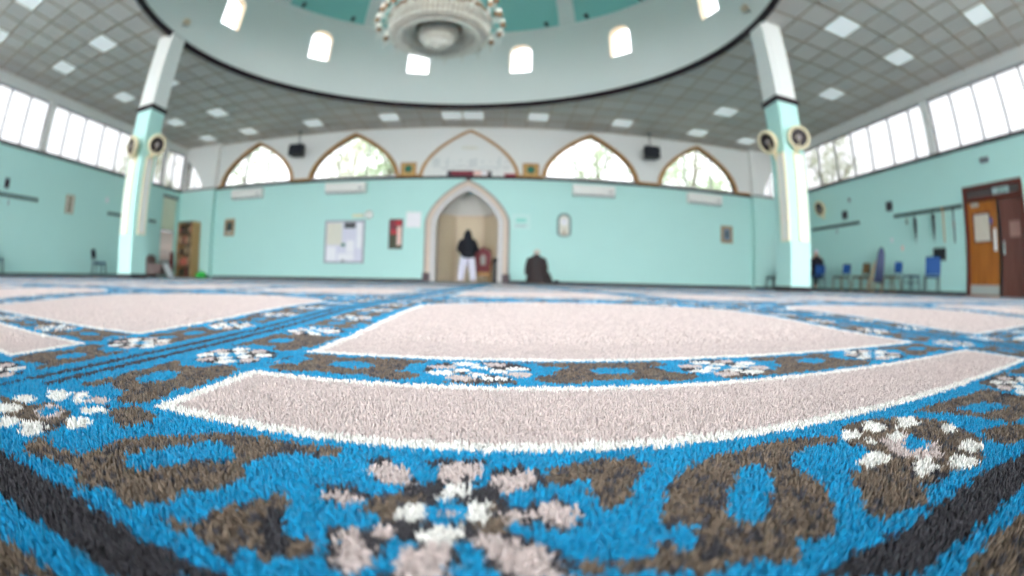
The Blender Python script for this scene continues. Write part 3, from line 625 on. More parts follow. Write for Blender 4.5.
# ================================================================== CEILING, DRUM, DOME
ce = MB(); NA = 240; ang = sorted(set([2*PI*k/NA for k in range(NA)]+[math.atan2(y-RCY, x-RCX) % (2*PI) for x in (XL-.2, XR+.2) for y in (YF-.2, YB+.4)]))
def rect_hit(a):
    c, s = cos(a), sin(a); t = 1e9
    for X in (XL-.2, XR+.2):
        if abs(c) > 1e-9 and (X-RCX)/c > 0: t = min(t, (X-RCX)/c)
    for Y in (YF-.2, YB+.4):
        if abs(s) > 1e-9 and (Y-RCY)/s > 0: t = min(t, (Y-RCY)/s)
    return (RCX+t*c, RCY+t*s)
n = len(ang); vs = [(RCX+RR*cos(a), RCY+RR*sin(a), ZC) for a in ang]+[(*rect_hit(a), ZC) for a in ang]
vs += [(x, y, ZC+.12) for x, y, z in vs]
ce.add(vs, [f for k in range(n) for f in ((k, (k+1) % n, n+(k+1) % n, n+k), (2*n+k, 2*n+(k+1) % n, 3*n+(k+1) % n, 3*n+k))])
ceil = struct(ce, 'ceiling', M['tile'])
gr = MB(); gw, gd = .017, .012
GX0, GY0 = -9.35-TX/2, 5.52-TY/2
def spans(lo, hi, c, d):
    """intervals of [lo,hi] outside the round opening for a line at distance d from its centre c"""
    if abs(d) >= RR+.05: return [(lo, hi)]
    k = math.sqrt((RR+.05)**2-d*d); return [(a, b) for a, b in ((lo, c-k), (c+k, hi)) if b > a]
k = math.ceil((XL-GX0)/TX)
while GX0+k*TX < XR:
    x = GX0+k*TX
    for a, b in spans(YF, YB, RCY, x-RCX): gr.box(x-gw, x+gw, a, b, ZC-gd, ZC+.01)
    k += 1
k = math.ceil((YF-GY0)/TY)
while GY0+k*TY < YB:
    y = GY0+k*TY
    for a, b in spans(XL, XR, RCX, y-RCY): gr.box(a, b, y-gw, y+gw, ZC-gd-.002, ZC+.01)
    k += 1
struct(gr, 'ceiling_grid', M['grid'], ceil)
struct(MB().box(XL, XL+.10, YF, YB, ZC-.09, ZC).box(XR-.10, XR, YF, YB, ZC-.09, ZC).box(BL, BR, YB-.05, YB, ZC-.05, ZC), 'trim_3', M['white'])
# black band round the opening
struct(MB().lathe([(RR+.03, 5.345), (RR-.04, 5.345), (RR-.04, 5.495), (RR+.03, 5.495)], 180, (RCX, RCY, 0)), 'trim_4', M['dark_trim'], smooth=True)
# drum with twelve small round-headed windows
dr = MB(); Z0, Z1, ZS, ZH = 5.40, 8.16, 6.57, 7.33
def P(a, z, r=RR): return (RCX+r*sin(rad(a)), RCY+r*cos(rad(a)), z)
HW = 3.2
def dtop(d): return ZH+.30*math.sqrt(max(0, 1-(abs(d)/HW)**2.0)) if abs(d) <= HW else None
WANG = [15.9+30*k for k in range(12)]; dwin = []
for wa in WANG:
    ds = sorted(set([-15+1.25*i for i in range(25)]+[HW*cos(PI*i/12) for i in range(13)]))
    ds = [d for i, d in enumerate(ds) if i == 0 or d-ds[i-1] > 1e-4]
    for a, b in zip(ds, ds[1:]):
        if a >= -HW-1e-6 and b <= HW+1e-6:
            dr.add([P(wa+a, Z0), P(wa+b, Z0), P(wa+b, ZS), P(wa+a, ZS)], [(0,1,2,3)])
            dr.add([P(wa+a, dtop(max(-HW, a))), P(wa+b, dtop(min(HW, b))), P(wa+b, Z1), P(wa+a, Z1)], [(0,1,2,3)])
        else: dr.add([P(wa+a, Z0), P(wa+b, Z0), P(wa+b, Z1), P(wa+a, Z1)], [(0,1,2,3)])
    out = [P(wa-HW, ZS)]+[P(wa+HW*cos(PI*(1-i/12)), dtop(HW*cos(PI*(1-i/12)))) for i in range(13)]+[P(wa+HW, ZS)]
    o2 = [(RCX+(p[0]-RCX)*(RR+.24)/RR, RCY+(p[1]-RCY)*(RR+.24)/RR, p[2]) for p in out]; n = len(out)
    dr.mi = 1; dr.add(out+o2, [(i, (i+1) % n, n+(i+1) % n, n+i) for i in range(n)]); dr.mi = 0
    og = [(RCX+(p[0]-RCX)*(RR+.2)/RR, RCY+(p[1]-RCY)*(RR+.2)/RR, p[2]) for p in out]; dwin.append(og)
M['reveal'] = mat('window_reveal', srgb(236, 216, 186), 0.6)
struct(dr, 'wall_drum', [M['drum'], M['reveal']])
for og in dwin:
    w = bpy.data.objects.new(window_name(), None); C.objects.link(w); w['kind'] = 'structure'
    struct(MB().add(og, [tuple(range(len(og)))]), 'window_glass', M['glass'], w)
    f = MB()
    for a, b in zip(og, og[1:]+og[:1]): f.tube([a, b], .018, 6)
    struct(f, 'window_frame', M['white'], w)
# dome with white ribs
DH = 3.6
def Dm(a, t, r=RR): return (RCX+r*cos(t)*sin(rad(a)), RCY+r*cos(t)*cos(rad(a)), Z1+DH*r/RR*sin(t))
do = MB(); nt_ = 24
vs = [Dm(360*k/144, PI/2*i/nt_) for i in range(nt_+1) for k in range(144)]
do.add(vs, [(i*144+k, i*144+(k+1) % 144, (i+1)*144+(k+1) % 144, (i+1)*144+k) for i in range(nt_) for k in range(144)])
dome = struct(do, 'ceiling_dome', M['dome'], smooth=True)
for k in range(12):
    rb = MB(); a0 = 30.2+30*k; pts = []
    for i in range(nt_):
        t = PI/2*.93*i/(nt_-1); hw = 2.5; pts.append((Dm(a0-hw, t, RR-.005), Dm(a0+hw, t, RR-.005), Dm(a0+hw, t, RR-.06), Dm(a0-hw, t, RR-.06)))
    rb.add([p for q in pts for p in q], [f for i in range(nt_-1) for f in ((4*i+2, 4*i+3, 4*i+7, 4*i+6), (4*i+1, 4*i+2, 4*i+6, 4*i+5), (4*i+3, 4*i, 4*i+4, 4*i+7))]+[(0,1,2,3)])
    struct(rb, 'dome_rib', M['drum'], dome)
struct(MB().lathe([(RR, Z1-.05), (RR-.05, Z1-.05), (RR-.05, Z1+.02), (RR, Z1+.02)], 144, (RCX, RCY, 0)), 'trim_5', M['drum'], smooth=True)
for a, lab in ((-53, 'leftmost small dark spotlight at the foot of the dome'), (-36.3, 'small dark dome spotlight just left of the left white rib'), (-23.8, 'small dark dome spotlight behind the chandelier, right of the left rib'),
               (23.9, 'small dark dome spotlight just left of the right white rib'), (36.6, 'small dark dome spotlight just right of the right white rib'), (54.4, 'rightmost small dark spotlight at the foot of the dome')):
    c = Dm(a, .03, RR-.05); t = thing('spotlight', lab, 'spotlight', c, -rad(a), 'spotlights at the foot of the dome')
    m = MB(); m.tube([(0, .05, 0), (0, -.02, 0)], .03, 10); m.build('bracket', M['dark_metal'], t)
    m = MB(); m.tube([(0, 0, -.02), (0, -.11, .07)], [.05, .07], 14); m.build('lamp_head', M['plum_black'], t, smooth=True)

# ================================================================== COLUMNS
COLX = (-7.60, 5.275)
for cx in COLX:
    c = bpy.data.objects.new('column', None); C.objects.link(c); c['kind'] = 'structure'; c.location = (cx, RCY, 0)
    h = .25
    struct(MB().box(-h, h, -h, h, 0, 3.55), 'shaft', M['teal'], c, bevel=.008)
    struct(MB().box(-h, h, -h, h, 3.55, ZC+.02).box(-h*.55, h*.55, -h-.012, h+.012, 3.7, ZC), 'upper_shaft', M['white'], c, bevel=.006)
    struct(MB().box(-h-.035, h+.035, -h-.035, h+.035, 3.535, 3.645), 'band', M['dark_trim'], c)
    struct(MB().box(-h-.015, h+.015, -h-.015, h+.015, 0, .09), 'skirting', M['dark_trim'], c)
def wall_panel(lab, loc, rz):
    t = thing('wall_panel', lab, 'wall panel', loc, rz, 'tall panels on the columns')
    m = MB(); w, hh = .125, 1.62
    for a, b, c, d in ((-w, -w+.025, 0, hh), (w-.025, w, 0, hh), (-w+.025, w-.025, 0, .025), (-w+.025, w-.025, hh-.025, hh)): m.box(a, b, -.05, 0, c, d)
    m.build('frame', M['cream'], t, bevel=.004); MB().box(-w+.02, w-.02, -.04, 0, .02, hh-.02).build('panel', M['white_plastic'], t)
wall_panel('tall narrow white panel on the camera-side face of the left column', (-7.64, 6.37, .885), 0)
wall_panel('tall narrow white panel on the inward face of the left column', (-7.35, 6.63, .885), PI/2)
wall_panel('tall narrow white panel on the inward face of the right column', (5.025, 6.50, .885), -PI/2)
wall_panel('tall narrow white panel on the camera-side face of the right column', (5.33, 6.37, .885), 0)
def wall_fan(lab, loc, rz, turn=0.0, tilt=0.25, r=.215):
    """loc on the wall; faces local -y"""
    t = thing('wall_fan', lab, 'fan', loc, rz, 'wall fans')
    MB().box(-.06, .06, -.03, 0, -.34, -.12).build('wall_plate', M['cream'], t, bevel=.008)
    MB().tube([(0, -.02, -.25), (0, -.10, -.23), (0, -.13, -.12), (0, -.13, -.02)], .028, 10).build('arm', M['cream'], t, smooth=True)
    X = Matrix.Translation((0, -.15, 0)) @ Matrix.Rotation(turn, 4, 'Z') @ Matrix.Rotation(tilt, 4, 'X') @ Matrix.Rotation(PI/2, 4, 'X')
    m = MB(); m.x = X; m.lathe([(0, -.10), (.05, -.10), (.07, -.06), (.07, .0), (.03, .03), (0, .03)], 20); m.build('motor_housing', M['cream'], t, smooth=True)
    m = MB(); m.x = X; m.lathe([(r*.76, .055), (r*.84, .075), (r*.96, .06), (r*1.0, .03), (r*.9, -.02), (.08, -.05), (.08, -.06), (r*.92, -.03), (r*1.04, .03), (r*1.0, .075), (r*.85, .09), (r*.75, .07), (r*.76, .055)], 36); m.build('guard_rim', M['cream'], t, smooth=True)
    m = MB(); m.x = X
    for q in (.25, .4, .55, .70): m.lathe([(r*q+.004*cos(a), .078+.004*sin(a)) for a in np.linspace(0, 2*PI, 7)], 28)
    for k in range(16): m.tube([(r*.2*cos(k*PI/8), r*.2*sin(k*PI/8), .08), (r*.79*cos(k*PI/8), r*.79*sin(k*PI/8), .075)], .003, 5)
    m.build('guard_grille', M['dark_wire'], t)
    m = MB(); m.x = X; m.lathe([(0, .002), (r*.86, .002), (r*.86, .008), (0, .008)], 30); m.build('guard_back', M['blade'], t)
    for k in range(3):
        m = MB(); m.x = X @ Matrix.Rotation(k*2*PI/3, 4, 'Z')
        pts = [(.03, -.02, .025), (.1, -.055, .018), (.66*r+.01, -.06, .018), (r*.72, .0, .035), (.66*r, .05, .055), (.09, .03, .05)]
        m.add(pts+[(a, b, c+.004) for a, b, c in pts], [tuple(range(6)), tuple(range(11, 5, -1))]+[(i, (i+1) % 6, 6+(i+1) % 6, 6+i) for i in range(6)]); m.build('blade', M['blade'], t)
    m = MB(); m.x = X; m.lathe([(0, .096), (.03, .094), (.042, .085), (.042, .012), (0, .012)], 16); m.build('hub', M['hub'], t, smooth=True)
wall_fan('cream wall fan on the camera-side face of the left column, seen edge-on', (-7.55, 6.37, 2.68), 0, rad(-14), .12, .225)
wall_fan('cream wall fan on the inward face of the left column', (-7.35, 6.66, 2.77), PI/2, rad(-30), .25, .225)
wall_fan('cream wall fan on the inward face of the right column', (5.025, 6.66, 2.75), -PI/2, rad(14), .4, .225)
wall_fan('cream wall fan on the camera-side face of the right column', (5.30, 6.37, 2.78), 0, rad(-26), .12, .225)
wall_fan('cream wall fan on the right wall between column and coat rails', (XR, 11.75, 2.80), -PI/2, rad(0), .3, .27)
# small lamps high on the drum beside the column tops
for cx, s, lab in ((COLX[0]+.36, 1, 'small beige floodlight above the top of the left column'), (COLX[1]-.36, -1, 'small beige floodlight above the top of the right column')):
    t = thing('floodlight', lab, 'floodlight', (RCX-s*(RR-.0), RCY+.05, 5.86), 0)
    MB().tube([(0, 0, -.05), (s*.12, 0, 0)], .015, 8).build('bracket', M['dark_metal'], t)
    MB().box(s*.08, s*.2, -.09, .09, -.05, .06).build('lamp_head', mat('beige_lamp', srgb(206, 188, 160), .5), t, bevel=.01)

# ================================================================== CHANDELIER
ch = thing('chandelier', 'large tiered crystal chandelier with brass candle arms hanging under the dome', 'chandelier', (-1.14, 6.62, 0))
MB().tube([(0, 0, 5.6), (0, 0, Z1+DH)], .02, 8).build('chain', M['brass'], ch)
MB().lathe([(0, Z1+DH), (.22, Z1+DH), (.2, Z1+DH-.1), (.05, Z1+DH-.2), (0, Z1+DH-.2)], 24).build('ceiling_rose', M['brass'], ch, smooth=True)
MB().lathe([(0, 6.0), (.06, 5.9), (.12, 5.7), (.06, 5.5), (.14, 5.3), (.07, 5.1), (.16, 4.9), (.1, 4.7), (0, 4.7)], 20).build('stem', M['brass'], ch, smooth=True)
def bead_surface(prof, nstr, name, rb=.021, step=.036):
    """strings of faceted crystal drops following a profile of revolution; one part"""
    m = MB(); Ls = []
    for (r0, z0), (r1, z1) in zip(prof, prof[1:]):
        d = math.hypot(r1-r0, z1-z0); k = max(1, int(d/step)); Ls += [(r0+(r1-r0)*i/k, z0+(z1-z0)*i/k) for i in range(k)]
    Ls.append(prof[-1])
    for s in range(nstr):
        a = 2*PI*s/nstr; ca, sa = cos(a), sin(a)
        for i, (r, z) in enumerate(Ls):
            c = (r*ca, r*sa, z); b = rb*(1 if i % 3 else 1.35)
            m.add([(c[0]+b, c[1], c[2]), (c[0], c[1]+b, c[2]), (c[0]-b, c[1], c[2]), (c[0], c[1]-b, c[2]), (c[0], c[1], c[2]+b*1.2), (c[0], c[1], c[2]-b*1.2)],
                  [(0,1,4),(1,2,4),(2,3,4),(3,0,4),(1,0,5),(2,1,5),(3,2,5),(0,3,5)])
    o = m.build(name, M['crystal'], ch); o['kind'] = 'stuff'; return o
bead_surface([(.42, 4.36), (.56, 4.20), (.72, 4.14), (.84, 4.22), (.88, 4.42), (.78, 4.70), (.58, 4.95)], 66, 'crystal_skirt', .027, .05)
bead_surface([(.03, 3.99), (.14, 4.01), (.25, 4.09), (.32, 4.22), (.35, 4.38)], 34, 'crystal_bowl', .022, .044)
bead_surface([(.50, 5.0), (.62, 5.15), (.48, 5.4), (.2, 5.7)], 40, 'crystal_upper_tier')
MB().lathe([(.02, 4.03), (.14, 4.05), (.24, 4.13), (.30, 4.24), (.32, 4.38), (.28, 4.38), (.02, 4.3)], 36).build('glass_bowl', M['smoky'], ch, smooth=True)
MB().lathe([(.40, 4.44), (.56, 4.27), (.72, 4.20), (.80, 4.26), (.83, 4.44), (.73, 4.70), (.54, 4.9), (.40, 4.9)], 48).build('glass_skirt', M['smoky'], ch, smooth=True)
MB().lathe([(.80, 4.50), (.90, 4.50), (.90, 4.54), (.80, 4.54), (.80, 4.50)], 48).build('lower_hoop', M['brass'], ch)
MB().lathe([(.34, 4.36), (.43, 4.36), (.43, 4.40), (.34, 4.40), (.34, 4.36)], 48).build('inner_hoop', M['brass'], ch)
for tier, (na, rt, zt, r0, z0) in enumerate(((20, 1.09, 4.42, .86, 4.50), (14, .98, 4.82, .6, 4.9))):
    for k in range(na):
        a = 2*PI*(k+.5*tier)/na; dx, dy = cos(a), sin(a)
        ar = MB().tube([(r0*dx, r0*dy, z0), ((r0+.08)*dx, (r0+.08)*dy, z0-.1), ((r0+rt)/2*dx+.02*dx, (r0+rt)/2*dy+.02*dy, zt-.14), (rt*dx, rt*dy, zt-.07), (rt*dx, rt*dy, zt)], .012, 6).build('arm', M['crystal'], ch, smooth=True)
        MB().lathe([(0, zt-.02), (.04, zt-.02), (.06, zt+.03), (.03, zt+.02), (.018, zt+.09), (0, zt+.09)], 10, (rt*dx, rt*dy, 0)).build('candle_cup', M['brass'], ar, smooth=True)
        MB().ball((rt*dx, rt*dy, zt+.12), (.022, .022, .045), 8, 6).build('bulb', M['bulb'], ar, smooth=True)
        m = MB()
        for q in range(3): m.ball((rt*dx, rt*dy, zt-.08-.05*q), (.018, .018, .024), 6, 4)
        m.build('crystal_drop', M['crystal'], ar)

# ================================================================== CEILING LIGHTS
LIGHTS = [(-11.26, 2.75, 'ceiling light panel by the left wall, nearest the left edge of the photo'), (-9.36, 2.62, 'ceiling light panel cut by the top edge of the photo on the left'),
 (-11.44, 5.52, 'ceiling light panel above the left wall windows, second from the camera'), (-9.33, 5.52, 'largest bright ceiling light panel left of the left column'),
 (-11.45, 8.46, 'ceiling light panel just left of the left column above the windows'), (-9.25, 8.5, 'ceiling light panel half hidden behind the white top of the left column'),
 (-11.46, 11.42, 'ceiling light panel just right of the left column, close to the left wall'), (-9.40, 11.42, 'ceiling light panel above the bookcase corner, second row from the back wall'),
 (-9.2, 13.5, 'ceiling light panel by the back wall, above the leftmost arched window'), (-11.49, 13.55, 'ceiling light panel in the far left corner above the bookcase'),
 (-6.5, 13.54, 'ceiling light panel above the left hanging black speaker'), (-3.68, 13.54, 'ceiling light panel between second arched window and the calligraphy arch'),
 (-1.52, 13.6, 'left one of the two adjoining ceiling light panels above the calligraphy arch'), (-.79, 13.6, 'right one of the two adjoining ceiling light panels above the calligraphy arch'),
 (1.35, 13.5, 'ceiling light panel between the calligraphy arch and the third arched window'), (4.2, 13.5, 'ceiling light panel above the right hanging black speaker'),
 (7.03, 11.35, 'ceiling light panel just left of the right column, second row from the back wall'), (7.1, 13.5, 'ceiling light panel by the back wall, above the rightmost arched window'),
 (9.05, 13.5, 'ceiling light panel in the far right corner, left of the right column'), (9.08, 8.4, 'ceiling light panel right of the right column, nearest the window strip'),
 (7.1, 8.3, 'ceiling light panel half hidden behind the white top of the right column'), (6.93, 5.45, 'ceiling light panel at the top, between the dome ring and the right wall'),
 (9.0, 5.52, 'ceiling light panel right of the column, second nearest the right wall windows'), (8.96, 2.62, 'ceiling light panel in the upper right corner of the photo')]
proto = None
for x, y, lab in LIGHTS:
    x = GX0+(round((x-GX0)/TX-.5)+.5)*TX; y = GY0+(round((y-GY0)/TY-.5)+.5)*TY
    if proto is None:
        t = proto = thing('ceiling_light', lab, 'ceiling light', (x, y, ZC), 0, 'square ceiling light panels')
        m = MB(); a, b = TX/2-.016, TY/2-.016
        m.box(-a, a, -b, -b+.02, -.016, 0); m.box(-a, a, b-.02, b, -.016, 0); m.box(-a, -a+.02, -b+.02, b-.02, -.016, 0); m.box(a-.02, a, -b+.02, b-.02, -.016, 0)
        m.build('frame', M['white_plastic'], t); MB().box(-a+.02, a-.02, -b+.02, b-.02, -.011, 0).build('diffuser', M['diffuser'], t)
    else:
        t = copy_tree(proto); t.location = (x, y, ZC); t['label'] = lab
# ================================================================== PEOPLE
def skin_mesh(name, joints, edges, m, parent, sub=2, root=0):
    """one continuous surface grown round a skeleton; joints: list of (pos, radius or (rx, ry))"""
    me = bpy.data.meshes.new(name); me.from_pydata([j[0] for j in joints], edges, [])
    o = bpy.data.objects.new(name, me); C.objects.link(o)
    sk = o.modifiers.new('Skin', 'SKIN'); sk.use_smooth_shade = True
    for i, j in enumerate(joints):
        r = j[1] if isinstance(j[1], (tuple, list)) else (j[1], j[1]); d = me.skin_vertices[0].data[i]; d.radius = r; d.use_root = (i == root)
    ss = o.modifiers.new('Subdivision', 'SUBSURF'); ss.levels = sub; ss.render_levels = sub
    dg = bpy.context.evaluated_depsgraph_get(); m2 = bpy.data.meshes.new_from_object(o.evaluated_get(dg))
    bpy.data.objects.remove(o); m2.name = name; m2.materials.clear(); m2.materials.append(m)
    m2.polygons.foreach_set('use_smooth', [True]*len(m2.polygons))
    o = bpy.data.objects.new(name, m2); C.objects.link(o); o.parent = parent; return o
def loft(mb, secs, n=28, pw=2.4):
    '''closed garment from stacked rounded sections (cx, cy, z, rx, ry)'''
    vs = []
    for cx, cy, z, rx, ry in secs:
        for k in range(n):
            q = 2*PI*k/n; ca, sa = cos(q), sin(q)
            vs.append((cx+rx*math.copysign(abs(ca)**(2/pw), ca), cy+ry*math.copysign(abs(sa)**(2/pw), sa), z))
    m_ = len(secs)
    return mb.add(vs, [(i*n+k, i*n+(k+1) % n, (i+1)*n+(k+1) % n, (i+1)*n+k) for i in range(m_-1) for k in range(n)]+[tuple(range(n))[::-1], tuple((m_-1)*n+k for k in range(n))])
class Sk:
    def __init__(s): s.j = []; s.e = []; s.n = {}
    def p(s, name, pos, r, to=None):
        s.n[name] = len(s.j); s.j.append((pos, r))
        if to is not None: s.e.append((s.n[to], s.n[name]))
        return s
def hand(s, key, wrist, direc, up, side, r=.008):
    """five bent fingers rooted in the palm"""
    d = Vector(direc).normalized(); u = Vector(up).normalized(); l = d.cross(u).normalized()*side; w = Vector(wrist)
    s.p(key+'palm', tuple(w+d*.05), (.036, .018), key+'wrist')
    for k, (off, ln) in enumerate(((-.028, .062), (-.009, .075), (.011, .07), (.029, .055))):
        b = w+d*.09+l*off; s.p(f'{key}k{k}', tuple(b), r, key+'palm')
        s.p(f'{key}m{k}', tuple(b+d*ln*.55-u*ln*.15), r*.95, f'{key}k{k}'); s.p(f'{key}t{k}', tuple(b+d*ln*.8-u*ln*.5), r*.8, f'{key}m{k}')
    b = w+d*.035-l*.04; s.p(key+'th1', tuple(b), r*1.2, key+'palm'); s.p(key+'th2', tuple(b+d*.035-l*.022-u*.012), r, key+'th1')
def head(s, base, face, scale=1.0, r=.078):
    """skull, jaw, nose and ears on the neck joint 'neck'; face = horizontal direction of the gaze"""
    b = Vector(base); f = Vector(face).normalized(); l = Vector((-f.y, f.x, 0)); z = Vector((0, 0, 1))
    s.p('jaw', tuple(b+z*.03+f*.025), (r*.72, r*.72), 'neck'); s.p('skull', tuple(b+z*.11+f*.008), (r, r*1.1), 'jaw'); s.p('crown', tuple(b+z*.175), (r*.74, r*.8), 'skull')
    s.p('nose', tuple(b+z*.085+f*(r+.022)), .013, 'skull'); s.p('chin', tuple(b+z*.005+f*(r*.72)), .026, 'jaw')
    for q in (-1, 1): s.p(f'ear{q}', tuple(b+z*.09+l*q*(r+.012)), .016, 'skull')
    return [tuple(b+z*.105+f*(r*1.0)+l*q*.03) for q in (-1, 1)], tuple(b+z*.045+f*(r*.78+.012))
def face(t, eyes, mouth, f, m):
    for e in eyes: MB().ball(e, .011, 8, 6).build('eye', M['eye'], t, smooth=True)
    MB().ball(mouth, (.022, .012, .006), 8, 5).build('mouth', M['maroon'], t, smooth=True)
# ---- standing worshipper at the mihrab, seen from behind, hood up, hands folded in front
t = thing('person', 'person in black hooded jacket and white trousers standing in the mihrab arch', 'person', (-1.06, YB-.02, .0), 0)
s = Sk(); s.p('pelvis', (0, 0, .95), .12).p('waist', (0, 0, 1.10), .11, 'pelvis').p('chest', (0, 0, 1.28), .14, 'waist').p('neck', (0, .01, 1.47), .055, 'chest')
eyes, mo = head(s, (0, .02, 1.49), (0, 1, 0))
for q, k in ((-1, 'l'), (1, 'r')):
    s.p(k+'sh', (q*.17, 0, 1.40), .062, 'chest').p(k+'el', (q*.25, .03, 1.13), .043, k+'sh').p(k+'wrist', (q*.09, .22, 1.12), .028, k+'el')
    hand(s, k, (q*.09, .22, 1.12), (-q, .15, 0), (0, .6, .8), q)
    s.p(k+'hip', (q*.10, 0, .88), .092, 'pelvis').p(k+'kn', (q*.16, .02, .48), .058, k+'hip').p(k+'an', (q*.20, -.01, .09), .038, k+'kn').p(k+'toe', (q*.215, .15, .035), .032, k+'an')
body = skin_mesh('body', s.j, s.e, M['skin'], t); face(body, eyes, mo, (0, 1, 0), M)
s = Sk(); s.p('pelvis', (0, 0, .93), .165)
for q, k in ((-1, 'l'), (1, 'r')):
    s.p(k+'hip', (q*.11, 0, .80), .16, 'pelvis').p(k+'kn', (q*.175, .01, .46), .135, k+'hip').p(k+'cuff', (q*.21, 0, .10), .12, k+'kn').p(k+'hem', (q*.215, 0, .05), .115, k+'cuff')
skin_mesh('trousers', s.j, s.e, M['white_cloth'], t)
g_ = MB(); loft(g_, [(0,0,.80,.235,.165), (0,0,.84,.24,.17), (0,0,1.0,.235,.165), (0,0,1.2,.235,.16), (0,0,1.34,.225,.15), (0,0,1.42,.195,.135), (0,0,1.48,.155,.125), (0,0,1.55,.14,.13), (0,0,1.62,.125,.13), (0,-.005,1.69,.095,.10), (0,-.015,1.75,.05,.055), (0,-.02,1.775,.01,.01)])
for q in (-1, 1): g_.tube([(q*.13, 0, 1.40), (q*.21, 0, 1.36), (q*.265, .0, 1.22), (q*.295, .03, 1.08), (q*.24, .13, 1.05), (q*.13, .21, 1.08)], [.07, .085, .08, .075, .07, .055], 12)
g_.build('hooded_jacket', M['black_cloth'], t, smooth=True)
# ---- kneeling worshipper, sitting back on his heels, seen from behind
t = thing('person', 'bald person in a dark brown coat kneeling on the carpet, seen from behind', 'person', (1.02, 12.05, .0), 0)
s = Sk(); s.p('pelvis', (0, 0, .27), .13).p('waist', (0, .02, .42), .125, 'pelvis').p('chest', (0, .03, .60), .145, 'waist').p('neck', (0, .05, .765), .058, 'chest')
eyes, mo = head(s, (.01, .07, .785), (.1, 1, 0))
for q, k in ((-1, 'l'), (1, 'r')):
    s.p(k+'sh', (q*.14, .04, .66), .05, 'chest').p(k+'el', (q*.25, .08, .43), .045, k+'sh').p(k+'wrist', (q*.22, .30, .27), .028, k+'el')
    hand(s, k, (q*.22, .30, .27), (-q*.15, 1, -.2), (0, .2, 1), q)
    s.p(k+'hip', (q*.11, 0, .22), .095, 'pelvis').p(k+'kn', (q*.20, .42, .09), .065, k+'hip').p(k+'an', (q*.14, -.06, .065), .040, k+'kn').p(k+'toe', (q*.16, -.19, .035), .034, k+'an')
body = skin_mesh('body', s.j, s.e, M['bald'], t); face(body, eyes, mo, (0, 1, 0), M)
hr = MB(); hr.lathe([(.060, .05), (.077, .06), (.082, .09), (.080, .125), (.072, .13)], 20, (.012, .078, .785), PI*.95, 2*PI*1.025); hr.build('hair', M['grey_hair'], body, smooth=True)
g_ = MB(); loft(g_, [(0,-.02,.03,.27,.24), (0,-.02,.10,.275,.25), (0,-.01,.25,.255,.22), (0,.01,.42,.235,.18), (0,.03,.60,.235,.165), (0,.035,.68,.215,.15), (0,.04,.735,.165,.125), (0,.05,.775,.10,.095), (0,.05,.82,.08,.08)])
for q in (-1, 1): g_.tube([(q*.12, .03, .70), (q*.20, .03, .665), (q*.24, .05, .50), (q*.255, .08, .38), (q*.25, .2, .30), (q*.235, .29, .285)], [.06, .075, .075, .07, .065, .055], 12)
g_.tube([(.27, -.05, .30), (.34, -.02, .16), (.40, .02, .05)], [.08, .08, .06], 12)
g_.build('coat', M['brown_cloth'], t, smooth=True)
s = Sk(); s.p('pelvis', (0, 0, .20), .13)
for q, k in ((-1, 'l'), (1, 'r')): s.p(k+'hip', (q*.12, .05, .20), .12, 'pelvis').p(k+'kn', (q*.20, .42, .11), .09, k+'hip').p(k+'an', (q*.19, .0, .08), .07, k+'kn')
skin_mesh('trousers', s.j, s.e, M['black_cloth'], t)
cp = MB(); cp.x = Matrix.Translation((.56, .02, .062)); cp.ball((0, 0, 0), (.10, .14, .065), 12, 8)
tag(cp.build('folded_jacket', M['black_cloth'], None, smooth=True), 'small dark heap of folded clothing on the carpet right of the kneeling person', 'clothing').location = (1.02, 12.05, 0)

# ================================================================== CHAIRS
def chair(lab, loc, rz, seat, back, legm, group, bh=.84, bw=.40, bt=.30):
    """stacking chair; faces local +y"""
    t = thing('chair', lab, 'chair', loc, rz, group)
    m = MB(); m.box(-.215, .215, -.20, .21, .425, .47); m.build('seat', seat, t, bevel=.018)
    m = MB(); n = 8; vs = []
    for k in range(n+1):
        a = -1+2*k/n; y = -.225-.03*(1-a*a); vs += [(a*bw/2, y, bh-bt), (a*bw/2, y-.045, bh-.012*a*a), (a*bw/2, y-.03, bh-bt), (a*bw/2, y-.075, bh-.012*a*a)]
    fs = [f for k in range(n) for f in ((4*k, 4*k+4, 4*k+5, 4*k+1), (4*k+2, 4*k+3, 4*k+7, 4*k+6), (4*k+1, 4*k+5, 4*k+7, 4*k+3), (4*k, 4*k+2, 4*k+6, 4*k+4))]+[(0, 1, 3, 2), (4*n, 4*n+2, 4*n+3, 4*n+1)]
    m.add(vs, fs); m.build('backrest', back, t, bevel=.01)
    for q in (-1, 1):
        MB().tube([(q*.20, .19, .44), (q*.205, .20, .2), (q*.215, .225, .005)], .020, 8).build('leg', legm, t, smooth=True)
        MB().tube([(q*.20, -.19, .44), (q*.205, -.215, .2), (q*.215, -.255, .005)], .020, 8).build('leg', legm, t, smooth=True)
        MB().tube([(q*.185, -.17, .43), (q*.185, -.225, .50), (q*.18, -.262, bh-.1)], .012, 8).build('back_post', legm, t, smooth=True)
    m = MB(); m.tube([(-.2, .19, .42), (.2, .19, .42), (.2, -.19, .42), (-.2, -.19, .42), (-.2, .19, .42)], .011, 6); m.build('seat_frame', legm, t)
    return t
G1 = 'chairs along the right wall'
t = thing('stool', 'low dark stool just left of the large blue-backed chair', 'stool', (10.30, 7.22, 0), rad(-20))
MB().box(-.20, .20, -.22, .22, .43, .475).build('seat', M['navy'], t, bevel=.018)
for qx in (-1, 1):
    for qy in (-1, 1): MB().tube([(qx*.17, qy*.18, .44), (qx*.2, qy*.22, .005)], .016, 8).build('leg', M['dark_metal'], t, smooth=True)
MB().tube([(-.18, -.195, .3), (.18, -.195, .3), (.18, .195, .3), (-.18, .195, .3), (-.18, -.195, .3)], .01, 6).build('stretcher', M['dark_metal'], t)
